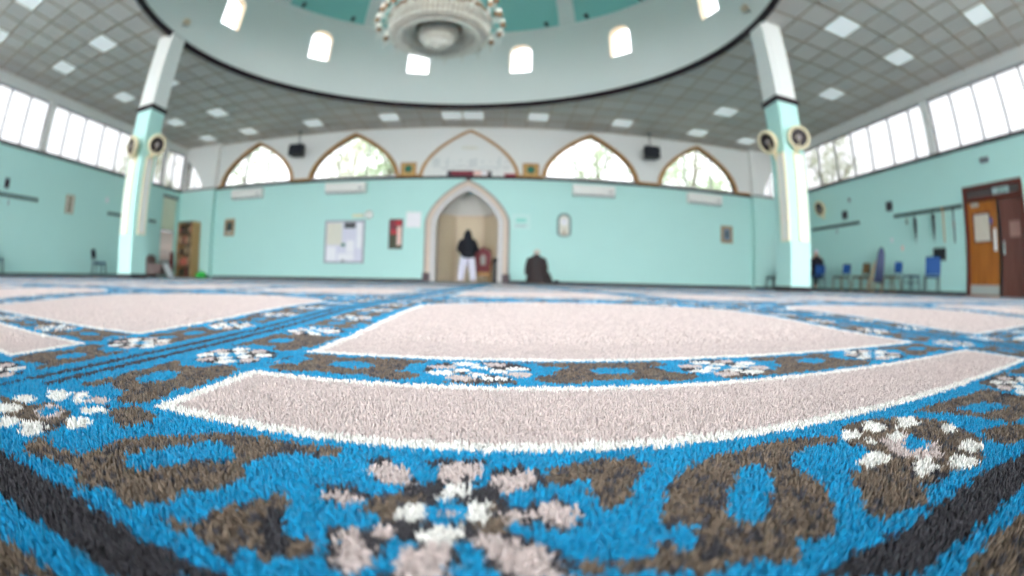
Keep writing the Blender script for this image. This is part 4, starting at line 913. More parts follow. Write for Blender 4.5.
chair('large blue-backed chair nearest the brown doors, below the black square', (10.20, 6.38, 0), rad(-48), M['blue'], M['blue'], M['dark_metal'], G1, .90, .46, .42)
chair('blue-backed chair second from the doors, just right of the tall folded blue board', (10.36, 8.02, 0), rad(2), M['dark_fabric'], M['blue'], M['tan_metal'], G1)
chair('brown-backed chair beside the tall folded blue board', (10.40, 9.42, 0), rad(2), M['brown_fabric'], M['brown_fabric'], M['tan_metal'], G1)
chair('blue-backed chair between the brown-backed chair and the seated person', (10.40, 10.35, 0), rad(2), M['dark_fabric'], M['blue'], M['tan_metal'], G1)
chair('blue chair that the person beside the right column sits on', (10.40, 11.62, 0), rad(-18), M['blue'], M['blue'], M['dark_metal'], G1)
chair('dark-backed chair with a blue seat against the left wall, left of the column', (-12.95, 9.52, 0), rad(-12), M['blue'], M['dark_fabric'], M['dark_metal'], 'chairs along the left wall', .88, .40)
chair('dark chair against the left wall, cut by the left edge of the photo', (-12.95, 4.95, 0), rad(-8), M['navy'], M['navy'], M['dark_metal'], 'chairs along the left wall', .80, .38)
chair('small black chair in the far right corner, left of the right column', (10.14, 14.0, 0), rad(15), M['dark_fabric'], M['dark_fabric'], M['dark_metal'], 'chairs along the right wall', .78, .36)
# ---- person sitting on the chair by the column, facing away
a = rad(-18); t = thing('person', 'person in dark clothes and white cap sitting on a blue chair beside the right column', 'person', (10.40, 11.62, .045), a)
s = Sk(); s.p('pelvis', (0, .02, .56), .12).p('waist', (0, .02, .72), .115, 'pelvis').p('chest', (0, .04, .92), .14, 'waist').p('neck', (0, .07, 1.09), .055, 'chest')
eyes, mo = head(s, (0, .09, 1.11), (-.5, 1, 0))
for q, k in ((-1, 'l'), (1, 'r')):
    s.p(k+'sh', (q*.17, .04, 1.02), .06, 'chest').p(k+'el', (q*.23, .12, .76), .043, k+'sh').p(k+'wrist', (q*.14, .36, .66), .028, k+'el')
    hand(s, k, (q*.14, .36, .66), (-q*.1, 1, -.1), (0, .1, 1), q)
    s.p(k+'hip', (q*.10, .04, .54), .09, 'pelvis').p(k+'kn', (q*.13, .44, .52), .062, k+'hip').p(k+'an', (q*.13, .42, .10), .038, k+'kn').p(k+'toe', (q*.14, .56, .038), .032, k+'an')
body = skin_mesh('body', s.j, s.e, M['skin'], t); face(body, eyes, mo, (-.5, 1, 0), M)
MB().lathe([(.083, 1.22), (.085, 1.25), (.075, 1.30), (.04, 1.325), (0, 1.33)], 18, (0, .095, 0)).build('cap', M['white_cloth'], body, smooth=True)
g_ = MB(); loft(g_, [(0,.03,.45,.20,.17), (0,.02,.60,.205,.165), (0,.03,.80,.21,.16), (0,.04,.95,.205,.15), (0,.05,1.02,.17,.125), (0,.06,1.075,.10,.09), (0,.07,1.11,.08,.075)])
for q in (-1, 1): g_.tube([(q*.12, .04, 1.01), (q*.2, .05, .97), (q*.235, .1, .80), (q*.24, .15, .74), (q*.17, .32, .67)], [.06, .078, .075, .068, .05], 12)
g_.build('coat', M['black_cloth'], t, smooth=True)
s = Sk(); s.p('pelvis', (0, .02, .56), .13)
for q, k in ((-1, 'l'), (1, 'r')): s.p(k+'hip', (q*.1, .06, .56), .11, 'pelvis').p(k+'kn', (q*.13, .44, .53), .085, k+'hip').p(k+'an', (q*.13, .43, .14), .07, k+'kn')
skin_mesh('trousers', s.j, s.e, M['black_cloth'], t)
# ---- folded blue padded board leaning on the right wall
t = thing('folded_board', 'tall folded blue padded board with tan wooden legs between the chairs on the right', 'folded board', (10.47, 8.72, 0), 0)
X = Matrix.Rotation(rad(9), 4, 'Y') @ Matrix.Rotation(rad(-30), 4, 'Z')
m = MB(); m.x = X; m.prism([(-.17, .30), (.17, .30), (.14, 1.15), (.07, 1.30), (-.03, 1.30), (-.10, 1.15)], -.03, .03); m.build('pad', mat('dark_blue_vinyl', srgb(14, 44, 92), .5), t, bevel=.012)
for q in (-1, 1):
    m = MB(); m.x = X; m.tube([(q*.20-.06, .05, .01), (q*.13-.03, .05, .8)], .016, 8); m.build('leg', M['oak'], t, smooth=True)
    m = MB(); m.x = X; m.tube([(q*.12-.26, .09, .012), (q*.10-.05, .06, .9)], .016, 8); m.build('leg', M['oak'], t, smooth=True)
m = MB(); m.x = X; m.box(-.2, .1, .035, .06, .35, .39); m.build('crossbar', M['oak'], t)

# ================================================================== WALL THINGS
def frame_on_wall(name, lab, cat, side, c, w, h, frm, fill, fw=.035, dep=.035, inner=None, group=None):
    """a framed flat thing; side: 'back','left','right'; c=(along, z) centre"""
    loc, rz = {'back': ((c[0], YB, c[1]), 0), 'left': ((XL, c[0], c[1]), PI/2), 'right': ((XR, c[0], c[1]), -PI/2)}[side]
    t = thing(name, lab, cat, loc, rz, group); a, b = w/2, h/2
    m = MB()
    for x0, x1, z0, z1 in ((-a, -a+fw, -b, b), (a-fw, a, -b, b), (-a+fw, a-fw, -b, -b+fw), (-a+fw, a-fw, b-fw, b)): m.box(x0, x1, -dep, 0, z0, z1)
    m.build('frame', frm, t, bevel=.004)
    MB().box(-a+fw, a-fw, -dep*.5, 0, -b+fw, b-fw).build('panel' if name.endswith('board') else 'picture', fill, t)
    for (nm, mm_, x0, x1, z0, z1) in (inner or []): MB().box(x0*a, x1*a, -dep*.5-.006, -dep*.5, z0*b, z1*b).build(nm, mm_, t)
    return t
frame_on_wall('framed_picture', 'small wooden framed picture on the back wall near the bookcase', 'picture', 'back', (-10.57, 1.97), .52, .66, M['wood_frame'], M['pic_dark'], .11, inner=[('mount', M['paper_cream'], -.55, .55, -.62, -.45)])
frame_on_wall('framed_picture', 'small wooden framed picture on the back wall near the right column', 'picture', 'back', (8.39, 2.0), .52, .64, M['wood_frame'], M['pic_blue'], .11, inner=[('motif', M['pic_dark'], -.2, .2, -.35, .4)])
frame_on_wall('notice_board', 'large pale notice board in a grey frame on the back wall', 'notice board', 'back', (-5.43, 1.34), 1.52, 1.50, M['grey'], M['paper_lilac'], .055, inner=[
    ('header_panel', M['charcoal'], -.02, .55, .62, .90), ('notice', M['paper_cream'], -.90, -.12, -.15, .88), ('notice', M['paper'], -.88, -.4, -.88, -.22), ('notice', M['paper'], .62, .90, -.3, .85),
    ('notice', M['paper'], .12, .5, -.5, .05), ('logo_spot', M['dk_green'], -.14, .06, -.22, -.08), ('logo_spot', M['charcoal'], -.10, .04, -.94, -.84), ('notice', M['paper'], -.3, .5, -.86, -.55)])
frame_on_wall('poster', 'tall narrow red and dark green poster left of the mihrab', 'poster', 'back', (-3.54, 1.60), .48, 1.02, M['plum_black'], M['olive'], .03, inner=[
    ('red_block', M['crimson'], -.85, .0, .30, .92), ('red_block', M['red_bright'], -.1, .85, .55, .92), ('red_block', M['red_bright'], -.75, .15, -.02, .28), ('pink_strip', M['pale_pink'], .2, .85, -.75, .5)])
frame_on_wall('square_sign', 'plain white square sign just left of the mihrab arch', 'sign', 'back', (-2.93, 2.09), .52, .54, M['white_plastic'], M['paper'], .02)
frame_on_wall('framed_text', 'faint pale aqua framed panel just right of the mihrab arch', 'framed panel', 'back', (.70, 2.07), .64, .52, M['aqua_paper'], M['aqua_paper'], .05, inner=[('motif', M['aqua_ink'], -.55, .55, -.1, .45), ('text_strip', M['grey'], -.6, .6, -.62, -.5)])
t = thing('wall_clock', 'tall round-topped clock in a dark grey-green frame above the kneeling person', 'clock', (2.15, YB, 1.95), 0)
def pill(w, h, n=10): return [(w*cos(PI*k/n), h-w+w*sin(PI*k/n)) for k in range(n+1)]+[(w*cos(PI+PI*k/n), -h+w+w*.6*sin(PI+PI*k/n)) for k in range(n+1)]
MB().band(pill(.235, .45), pill(.17, .38), -.07, 0, closed=True).build('case', mat('clock_case', srgb(96, 128, 128), .4), t, bevel=.006)
MB().prism(pill(.175, .385), -.035, 0).build('back_panel', M['paper_cream'], t)
MB().tube([(0, -.035, .16), (0, -.045, .16)], .13, 24).build('dial', M['paper'], t); MB().box(-.006, .006, -.05, -.044, .16, .25).box(-.006, .06, -.05, -.044, .155, .165).build('hand', M['dark_metal'], t)
MB().tube([(0, -.04, 0), (0, -.04, -.18)], .008, 6).ball((0, -.045, -.22), (.05, .012, .05), 12, 8).build('pendulum', M['brass'], t)
t = thing('wall_light', 'small round white wall light at the upper right of the notice board', 'wall light', (-4.54, YB, 2.26), 0)
MB().box(-.62, -.20, -.05, 0, -.06, .03).build('beige_box', M['cream'], t, bevel=.008); MB().box(-.22, .0, -.03, 0, -.03, .03).build('bracket', M['plum'], t); MB().ball((.02, -.10, 0), (.16, .10, .16), 18, 12).build('globe', M['white_plastic'], t, smooth=True)
frame_on_wall('wall_notice', 'small dark square notice high on the left wall above the coat rail', 'notice', 'left', (5.21, 2.50), .20, .27, M['plum_black'], M['plum_black'], .02)
frame_on_wall('framed_picture', 'tall framed picture of stacked dark motifs in the middle of the left wall', 'picture', 'left', (8.15, 2.23), .40, .56, M['wood_frame'], M['paper_cream'], .035, inner=[('motif', M['brown_fabric'], -.4, .4, .35, .75), ('motif', M['brown_fabric'], -.45, .45, -.2, .2), ('motif', M['brown_fabric'], -.4, .4, -.75, -.35)])
frame_on_wall('wall_switch', 'small pale square box on the left wall above the short coat rail', 'switch', 'left', (10.01, 2.59), .16, .16, M['white_plastic'], M['paper_lilac'], .02, .03)
frame_on_wall('wall_notice', 'dark square notice on the right wall above the start of the long coat rail', 'notice', 'right', (8.44, 2.47), .26, .27, M['plum_black'], M['plum_black'], .02)
frame_on_wall('wall_notice', 'dark square notice on the right wall above the short coat rail beside the fan', 'notice', 'right', (10.58, 2.45), .26, .26, M['plum_black'], M['plum_black'], .02)
frame_on_wall('wall_switch', 'tiny dark switch high on the right wall above the short coat rail', 'switch', 'right', (10.30, 2.91), .11, .12, M['grey'], M['charcoal'], .015, .03)
frame_on_wall('wall_notice', 'black square panel on the right wall right above the large blue chair', 'notice', 'right', (6.50, 1.03), .46, .32, M['plum_black'], M['black'], .02)
frame_on_wall('wall_switch', 'faint white socket on the right wall under the long coat rail', 'socket', 'right', (8.42, 1.50), .12, .12, M['white_plastic'], M['paper_lilac'], .015, .02)
frame_on_wall('wall_switch', 'faint pinkish socket on the right wall just above the blue chairs', 'socket', 'right', (7.98, 1.25), .12, .14, M['white_plastic'], M['pale_pink'], .015, .02)
t = thing('emergency_light', 'small grey emergency light on the right wall above the brown doors', 'emergency light', (XR, 4.54, 3.15), -PI/2)
MB().box(-.16, .16, -.05, 0, -.06, .06).build('housing', M['grey'], t, bevel=.01); MB().box(-.13, -.02, -.06, -.05, -.04, .04).box(.03, .13, -.06, -.05, -.04, .04).build('lens', M['charcoal'], t, bevel=.006)
# ---- coat rails
def coat_rail(lab, side, y0, y1, z, nh, thin):
    x = XL if side == 'left' else XR; s = 1 if side == 'left' else -1
    t = thing('coat_rail', lab, 'coat rail', (x, (y0+y1)/2, z), 0, 'coat rails'); h = (y1-y0)/2
    MB().box(0, s*.028, -h, h, -.045, .045).build('rail_board', M['dark_metal'], t, bevel=.006)
    for k in range(nh):
        y = -h+(k+.5)*2*h/nh; m = MB(); m.tube([(s*.03, y, .015), (s*.075, y, .01), (s*.085, y, .04)], .007, 6); m.tube([(s*.03, y, -.02), (s*.06, y, -.045), (s*.075, y, -.025)], .006, 6); m.build('hook', M['dark_metal'], t)
    return t
coat_rail('dark coat rail at the left edge of the photo on the left wall', 'left', 3.4, 6.67, 2.185, 11, 0)
coat_rail('short dark coat rail on the left wall just left of the column', 'left', 10.1, 10.88, 2.155, 3, 0)
coat_rail('short dark coat rail on the left wall just right of the column', 'left', 12.45, 12.95, 2.14, 2, 0)
coat_rail('long dark coat rail with hanging things beside the brown doors', 'right', 5.56, 8.28, 2.162, 10, 0)
coat_rail('dark coat rail on the right wall below the wall fan', 'right', 9.86, 12.45, 2.14, 9, 0)
def hang(name, lab, cat, y, z0, z1, kind, m1, m2=None, side='right'):
    x = XR-.106 if side == 'right' else XL+.106; t = thing(name, lab, cat, (x, y, 0), 0, 'things hanging on the coat rails'); zt = 2.20 if side == 'right' else 2.22
    if kind == 'stick':
        MB().tube([(0, 0, z0), (0, 0, z1-.05), (0, .005, z1), (0, .035, z1+.035), (0, .07, z1+.01)], .020, 8).build('shaft', m1, t, smooth=True)
        MB().tube([(0, 0, z0), (0, 0, z0+.04)], .016, 8).build('ferrule', M['black'], t)
        if m2: MB().tube([(0, 0, (z0+z1)/2-.08), (0, 0, (z0+z1)/2+.1)], .024, 8).build('grip', m2, t, smooth=True)
    elif kind == 'umbrella':
        MB().tube([(0, 0, z1+.01), (0, .03, z1+.04), (0, .06, z1+.01)], .010, 6).build('handle', M['black'], t); MB().tube([(0, 0, z0), (0, 0, z1)], .008, 6).build('shaft', M['dark_metal'], t)
        zz = z1-.12; MB().tube([(0, 0, zz), (0, 0, zz-.06), (0, 0, (z0+zz)/2), (0, 0, z0+.08)], [.024, .048, .042, .012], 8).build('canopy', m1, t, smooth=True)
        if m2: MB().ball((0, 0, z1-.16), .065, 10, 7).build('knob', m2, t, smooth=True)
    else:
        MB().tube([(0, -.015, z1), (0, -.02, (z0+z1)/2), (0, 0, z0+.04), (0, .02, (z0+z1)/2), (0, .015, z1)], .006, 6).build('loop', m1, t); MB().box(-.01, .01, -.03, .03, z0-.06, z0+.05).build('tag', m2 or m1, t, bevel=.004)
hang('hanging_key_fob', 'short brown tag hanging at the left end of the long coat rail', 'tag', 7.68, 1.94, 2.15, 'loop', M['brown_fabric'])
hang('hanging_umbrella', 'thin black folded umbrella hanging on the long coat rail, left of the knobbed one', 'umbrella', 7.34, 1.36, 2.15, 'umbrella', M['dark_fabric'])
hang('hanging_umbrella', 'black folded umbrella with a round knob in the middle of the long coat rail', 'umbrella', 6.62, 1.32, 2.15, 'umbrella', M['dark_fabric'], M['black'])
hang('hanging_walking_stick', 'tan walking stick hanging on the long coat rail', 'walking stick', 6.24, 1.30, 2.15, 'stick', M['oak'])
hang('hanging_walking_stick', 'dark walking stick with a reddish grip hanging nearest the brown doors', 'walking stick', 5.86, 1.28, 2.15, 'stick', M['charcoal'], M['maroon'])
hang('hanging_lanyard', 'grey lanyard hanging near the left edge of the left wall coat rail', 'lanyard', 5.35, 1.98, 2.17, 'loop', M['grey'])
hang('hanging_key_fob', 'small tag hanging on the short coat rail under the right wall fan', 'tag', 10.95, 1.95, 2.13, 'loop', M['grey'])
for o in [o for o in C.objects if o.name.startswith('hanging_lanyard') and o.parent is None]: o.location.x = XL+.106
# ---- doors on the right wall
d1 = bpy.data.objects.new('door_1', None); C.objects.link(d1); d1['kind'] = 'structure'; d1['label'] = 'brown double doors with a transom on the right wall'
x = XR
f = MB(); f.box(x-.03, x+.12, 5.40, 5.50, 0, 2.60); f.box(x-.03, x+.12, 3.40, 3.50, 0, 2.60); f.box(x-.03, x+.12, 3.50, 5.40, 2.50, 2.60); f.box(x-.025, x+.12, 3.50, 5.40, 2.22, 2.30); struct(f, 'door_frame', M['door_frame'], d1, bevel=.006)
struct(MB().box(x+.03, x+.05, 3.50, 5.40, 2.30, 2.50), 'transom_glass', M['dark_glass'], d1)
lf = MB(); y0, y1 = 4.36, 5.39
for a, b, c, d in ((y0, 4.62, .01, 2.21), (5.22, y1, .01, 2.21), (4.62, 5.22, .01, 1.26), (4.62, 5.22, 1.93, 2.21)): lf.box(x+.03, x+.08, a, b, c, d)
leaf = struct(lf, 'door_leaf', M['door'], d1); struct(MB().box(x+.045, x+.06, 4.62, 5.22, 1.26, 1.93), 'vision_panel', M['frosted'], leaf)
vb = MB()
for a, b, c, d in ((4.60, 4.64, 1.24, 1.95), (5.20, 5.24, 1.24, 1.95), (4.64, 5.20, 1.24, 1.28), (4.64, 5.20, 1.91, 1.95)): vb.box(x+.02, x+.03, a, b, c, d)
struct(vb, 'vision_panel_bead', M['door_frame'], leaf)
struct(MB().box(x+.018, x+.03, 4.44, 4.55, 1.05, 1.55), 'push_plate', M['white_plastic'], leaf, bevel=.003); struct(MB().box(x+.018, x+.03, 4.38, 5.38, .05, .27), 'kick_plate', M['steel'], leaf)
struct(MB().box(x+.02, x+.03, 4.56, 4.66, 1.68, 1.80), 'blue_sign', mat('blue_door_sign', srgb(96, 110, 190), .5), leaf); struct(MB().box(x-.02, x+.03, 4.98, 5.24, 2.10, 2.18), 'door_closer', M['steel'], leaf, bevel=.006)
lf2 = struct(MB().box(x+.03, x+.08, 3.51, 4.28, .01, 2.21), 'door_leaf', M['door_dark'], d1); struct(MB().box(x+.01, x+.09, 4.28, 4.36, .0, 2.22), 'meeting_stile', M['black'], d1)
struct(MB().box(x+.022, x+.03, 3.62, 3.98, 1.33, 1.68), 'door_notice', mat('faded_notice', srgb(150, 110, 100), .5, noise=.3, nscale=12), lf2); struct(MB().box(x+.0, x+.03, 4.16, 4.22, .95, 1.25), 'pull_handle', M['chrome'], lf2, bevel=.008)
bkd = MB(); bkd.box(x+.13, x+.16, 3.3, 5.6, 0, 2.7); struct(bkd, 'door_lining', M['door_frame'], d1)
t = thing('exit_sign', 'pale exit sign with a dark green running figure in the transom over the brown doors', 'sign', (x+.03, 4.16, 2.40), -PI/2)
MB().box(-.29, .29, -.02, 0, -.075, .075).build('plate', mat('exit_plate', srgb(160, 182, 184), .5), t, bevel=.004)
fg = MB()
fg.ball((-.03, -.024, .05), (.018, .004, .018), 8, 6)
for p in ([(-.03, .03), (-.045, -.015)], [(-.045, -.015), (-.01, -.04), (-.02, -.075)], [(-.045, -.015), (-.08, -.03), (-.105, -.03)], [(-.03, .025), (.005, .0), (.025, .012)], [(-.03, .025), (-.07, .02), (-.08, -.005)]): fg.tube([(a, -.022, b) for a, b in p], .010, 6)
fg.box(.085, .12, -.024, -.02, -.075, .075); fg.prism([(.16, -.012), (.215, -.012), (.215, -.04), (.26, 0), (.215, .04), (.215, .012), (.16, .012)], -.024, -.02); fg.build('figure', M['dk_green'], t)
# ---- tall window in the left wall near the corner, with blind and curtain
w = bpy.data.objects.new(window_name(), None); C.objects.link(w); w['kind'] = 'structure'; x = XL
f = MB()
for a, b, c, d in ((13.33, 13.39, .6, 3.25), (14.22, 14.28, .6, 3.25), (13.39, 14.22, .6, .66), (13.39, 14.22, 3.19, 3.25), (13.39, 14.22, 1.88, 1.93)): f.box(x-.14, x-.08, a, b, c, d)
struct(f, 'window_frame', M['frame'], w); struct(MB().box(x-.115, x-.109, 13.36, 14.25, .63, 3.22), 'window_glass', M['glass'], w)
t = thing('roller_blind', 'olive roller blind half drawn down the tall window beside the bookcase', 'blind', (x, 13.8, 3.22), 0)
MB().box(-.06, .06, -.50, .50, -.03, .05).build('headrail', M['charcoal'], t, bevel=.01); MB().box(-.045, -.04, -.465, .465, -1.33, .0).build('fabric', M['blind_green'], t); MB().box(-.055, -.03, -.465, .465, -1.36, -1.33).build('bottom_bar', M['charcoal'], t)
t = thing('window_curtain', 'pale pink curtain behind the lower half of the tall window by the bookcase', 'curtain', (x-.055, 13.8, .66), 0)
m = MB(); n = 40; vs = [(.009*sin(k*1.3), -.45+.9*k/n, z) for z in (0.0, 1.16) for k in range(n+1)]; m.add(vs, [(k, k+1, n+2+k, n+1+k) for k in range(n)]); cu = m.build('cloth', M['curtain'], t, smooth=True)
so = cu.modifiers.new('Solidify', 'SOLIDIFY'); so.thickness = .004
MB().tube([(0, -.45, 1.165), (0, .45, 1.165)], .008, 8).build('rod', M['charcoal'], t)
MB().box(.005, .02, -.45, .45, .35, .37).build('rail', M['grey'], t)
# ---- corner left: bookcase with books, bags, rolled cloth, box
bx0, bx1, by0, by1, bh = -12.86, -11.98, 13.93, 14.48, 2.20
t = thing('bookcase', 'open wooden bookcase with pale side standing in the far left corner', 'bookcase', ((bx0+bx1)/2, by1, 0), 0); hw, dp = (bx1-bx0)/2, by1-by0
for q in (-1, 1): MB().box(q*hw, q*(hw-.03), -dp, 0, 0, bh).build('side_panel', M['oak'], t)
MB().box(-hw+.03, hw-.03, -.02, 0, .06, bh).build('back_panel', M['oak_dark'], t); MB().box(-hw+.03, hw-.03, -dp, 0, bh-.03, bh).build('top_panel', M['oak_dark'], t)
zs = [.08, .50, .92, 1.34, 1.76]
for z in zs: MB().box(-hw+.03, hw-.03, -dp+.01, -.02, z-.03, z).build('shelf', M['oak_dark'], t)
MB().box(-hw+.03, hw-.03, -dp+.03, -dp+.05, 0, .05).build('plinth', M['oak_dark'], t)
ORD = ['first', 'second', 'third', 'fourth', 'fifth', 'sixth', 'seventh', 'eighth', 'ninth', 'tenth', 'eleventh', 'twelfth', 'thirteenth']
SH = ['bottom', 'second lowest', 'middle', 'second highest', 'top']; r3 = random.Random(4)
for si, z in enumerate(zs):
    xx = bx0+.05; k = 0
    while xx < bx1-.12 and k < 11:
        wd = r3.uniform(.045, .085); ht = r3.uniform(.22, .33); ci = (r3.randrange(7) if si not in (1, 3) else r3.choice([3, 5, 1, 6]))
        dpth = r3.uniform(.20, .26); yf = by0+.05
        b = thing('book', f'{BOOKN[ci]} book on the {SH[si]} shelf of the corner bookcase, {ORD[k]} from the left', 'book', (xx+wd/2, yf, z+.0015), 0, 'books in the corner bookcase')
        m = MB(); m.box(-wd/2, -wd/2+.004, 0, dpth, 0, ht); m.box(wd/2-.004, wd/2, 0, dpth, 0, ht); m.box(-wd/2+.004, wd/2-.004, 0, .005, 0, ht); m.build('cover', M['books'][ci], b)
        MB().box(-wd/2+.004, wd/2-.004, .005, dpth-.006, .004, ht-.006).build('pages', M['paper_cream'], b)
        xx += wd+r3.uniform(.004, .02); k += 1
def bag(lab, loc, w, d, h, m1):
    t = thing('bag', lab, 'bag', loc, 0, 'green bags by the bookcase'); m = MB(); n = 14; vs = []
    for z, s in ((0, .92), (h*.3, 1.05), (h*.7, .98), (h, .72)): vs += [(w/2*s*cos(2*PI*k/n)*(1+.08*sin(5*k)), d/2*s*sin(2*PI*k/n)*(1+.08*cos(3*k)), z+.01*sin(2.3*k)) for k in range(n)]
    m.add(vs, [(r_*n+k, r_*n+(k+1) % n, (r_+1)*n+(k+1) % n, (r_+1)*n+k) for r_ in range(3) for k in range(n)]+[tuple(range(n))[::-1], tuple(3*n+k for k in range(n))]); m.build('sack', m1, t, smooth=True)
    for q in (-1, 1): MB().tube([(-w*.18, q*d*.2, h-.01), (-w*.12, q*d*.2, h+.07), (w*.12, q*d*.2, h+.07), (w*.18, q*d*.2, h-.01)], .008, 6).build('handle', m1, t)
bag('bright green bag on the floor left of the bookcase', (-12.98, 13.62, 0), .40, .30, .21, M['green'])
bag('bright green bag on the floor right of the bookcase', (-11.55, 14.15, 0), .52, .34, .22, M['green'])
t = thing('rolled_cloth', 'maroon rolled cloth standing between the tall window and the bookcase', 'rolled cloth', (-13.12, 13.88, 0), 0)
MB().tube([(0, 0, 0), (.01, 0, .5), (-.02, .02, 1.0)], [.10, .09, .08], 14).build('roll', M['maroon'], t, smooth=True)
for z in (.3, .75): MB().lathe([(.098, z), (.102, z+.02), (.098, z+.04)], 14).build('tie', M['brown_fabric'], t)
t = thing('armchair', 'low taupe leather armchair with rounded back near the left column base', 'armchair', (-12.85, 12.72, 0), rad(-70))
MB().box(-.36, .36, -.30, .36, .10, .40).build('seat', M['bag_brown'], t, bevel=.05); m = MB(); m.prism([(-.40, .1), (.40, .1), (.40, .60), (.30, .78), (.12, .84), (-.12, .84), (-.30, .78), (-.40, .60)], -.42, -.26); m.build('backrest', M['bag_brown'], t, bevel=.04)
for q in (-1, 1):
    MB().box(q*.36, q*.46, -.34, .36, .10, .54).build('arm', M['bag_brown'], t, bevel=.035)
    for yy in (-.3, .28): MB().tube([(q*.36, yy, 0), (q*.36, yy, .11)], .025, 8).build('leg', M['dark_metal'], t)
t = thing('white_board', 'tilted white board leaning on the taupe armchair', 'board', (-12.12, 12.86, 0), rad(12))
m = MB(); m.x = Matrix.Rotation(rad(-32), 4, 'Y'); m.box(-.02, .02, -.25, .25, .02, .60); m.build('panel', M['paper'], t, bevel=.006)
m = MB(); m.x = Matrix.Rotation(rad(-32), 4, 'Y'); m.box(-.024, .024, -.26, .26, .0, .02); m.build('edge_strip', M['grey'], t)
t = thing('cupboard', 'tall narrow brown wooden cupboard in the far right corner, half behind the right column', 'cupboard', (10.79, 14.25, 0), 0)
MB().box(-.13, .12, -.25, .25, 0, 2.12).build('body', M['door_frame'], t, bevel=.006); MB().box(-.15, -.13, -.24, .24, .08, 2.05).build('door', M['door_dark'], t); MB().tube([(-.16, -.18, 1.0), (-.18, -.18, 1.06), (-.16, -.18, 1.12)], .008, 6).build('handle', M['chrome'], t)
# ---- air conditioners under the arched windows
for x, z, wd, lab in ((-9.72, 3.22, 1.50, 'white air conditioner under the leftmost arched window'), (-5.45, 3.22, 1.54, 'white air conditioner under the second arched window, above the notice board'),
                (3.16, 3.20, 1.48, 'white air conditioner under the third arched window, right of the mihrab'), (7.40, 3.22, 1.44, 'white air conditioner under the rightmost arched window')):
    t = thing('air_conditioner', lab, 'air conditioner', (x, YB-.003, z), 0, 'air conditioners on the back wall'); h = wd/2
    m = MB(); m.prism([(0, .19), (0, -.19), (-.14, -.19), (-.24, -.10), (-.26, .10), (-.24, .19)], -h, h, 'YZ'); m.build('casing', M['white_plastic'], t, bevel=.015)
    MB().box(-h+.06, h-.06, -.205, -.15, -.185, -.155).build('louvre', M['grey'], t, bevel=.004); MB().box(h-.25, h-.1, -.268, -.262+.012, -.04, -.01).build('display', M['charcoal'], t)
    m = MB()
    for k in range(7): m.box(-h+.05, h-.05, -.23+.03*k, -.22+.03*k, .188, .196)
    m.build('intake_grille', M['grey'], t)
# ---- loudspeakers hanging from the ceiling
for x, z, lab in ((-7.42, 4.66, 'black loudspeaker hanging between the two left arched windows'), (5.17, 4.66, 'black loudspeaker hanging between the two right arched windows')):
    t = thing('loudspeaker', lab, 'loudspeaker', (x, YB-.45, z), 0, 'hanging loudspeakers')
    m = MB(); m.prism([(-.30, -.17), (.30, -.17), (.25, .17), (-.25, .17)], -.21, .19, 'XZ') if False else m.prism([(-.30, -.2), (.30, -.2), (.22, .2), (-.22, .2)], -.21, .21, 'XY'); m.build('cabinet', M['black'], t, bevel=.012)
    MB().box(-.27, .27, -.215, -.20, -.18, .18).build('grille', M['dark_fabric'], t, bevel=.004)
    for q in (-1, 1): MB().tube([(q*.02, .05, .19), (q*.02, .05, ZC-z)], .010, 6).build('rod', M['dark_metal'], t)
    MB().box(-.08, .08, .0, .1, ZC-z-.012, ZC-z).build('ceiling_plate', M['dark_metal'], t)
# ---- things standing on the ledge over the mihrab
ZL = ZD0+.055
t = thing('display_board', 'long dark red display board with a pale pink end on the ledge over the mihrab', 'display board', (-1.03, YB-.09, ZL), 0)
MB().box(-.80, .70, -.05, .05, 0, .20).build('casing', M['plum_black'], t, bevel=.008); MB().box(-.66, .10, -.058, -.05, .03, .175).build('red_face', M['crimson'], t); MB().box(.10, .58, -.058, -.05, .02, .185).build('pale_face', M['pale_pink'], t); MB().box(.36, .56, -.062, -.058, .04, .17).build('white_face', M['paper'], t)
t = thing('red_box', 'small red box on the ledge right of the display board', 'box', (.30, YB-.09, ZL), 0)
MB().box(-.19, .19, -.05, .05, 0, .09).build('body', M['crimson'], t, bevel=.006); MB().box(-.20, .20, -.055, .055, .09, .115).build('lid', M['red_bright'], t, bevel=.006)
for x, lab in ((-3.20, 'gilded square plaque with a green centre left of the calligraphy arch'), (1.00, 'gilded square plaque with a green centre right of the calligraphy arch')):
    t = thing('plaque', lab, 'plaque', (x, YB-.05, ZL), 0, 'gilded plaques over the mihrab')
    m = MB()
    for a, b, c, d in ((-.28, -.22, 0, .52), (.22, .28, 0, .52), (-.22, .22, 0, .06), (-.22, .22, .46, .52)): m.box(a, b, -.04, .02, c, d)
    m.build('frame', M['gold'], t, bevel=.008); MB().box(-.22, .22, -.015, .02, .06, .46).build('panel', mat('pale_gold_panel', srgb(198, 158, 92), .5, noise=.1, nscale=9), t)
    MB().tube([(0, -.015, .29), (0, -.028, .29)], .12, 24).build('medallion', M['dk_green'], t); MB().lathe([(.12, .008), (.14, .008), (.14, -.004), (.12, -.004)], 24).build('medallion_rim', M['gold_dark'], t).matrix_local = Matrix.Translation((0, -.022, .29)) @ Matrix.Rotation(PI/2, 4, 'X')
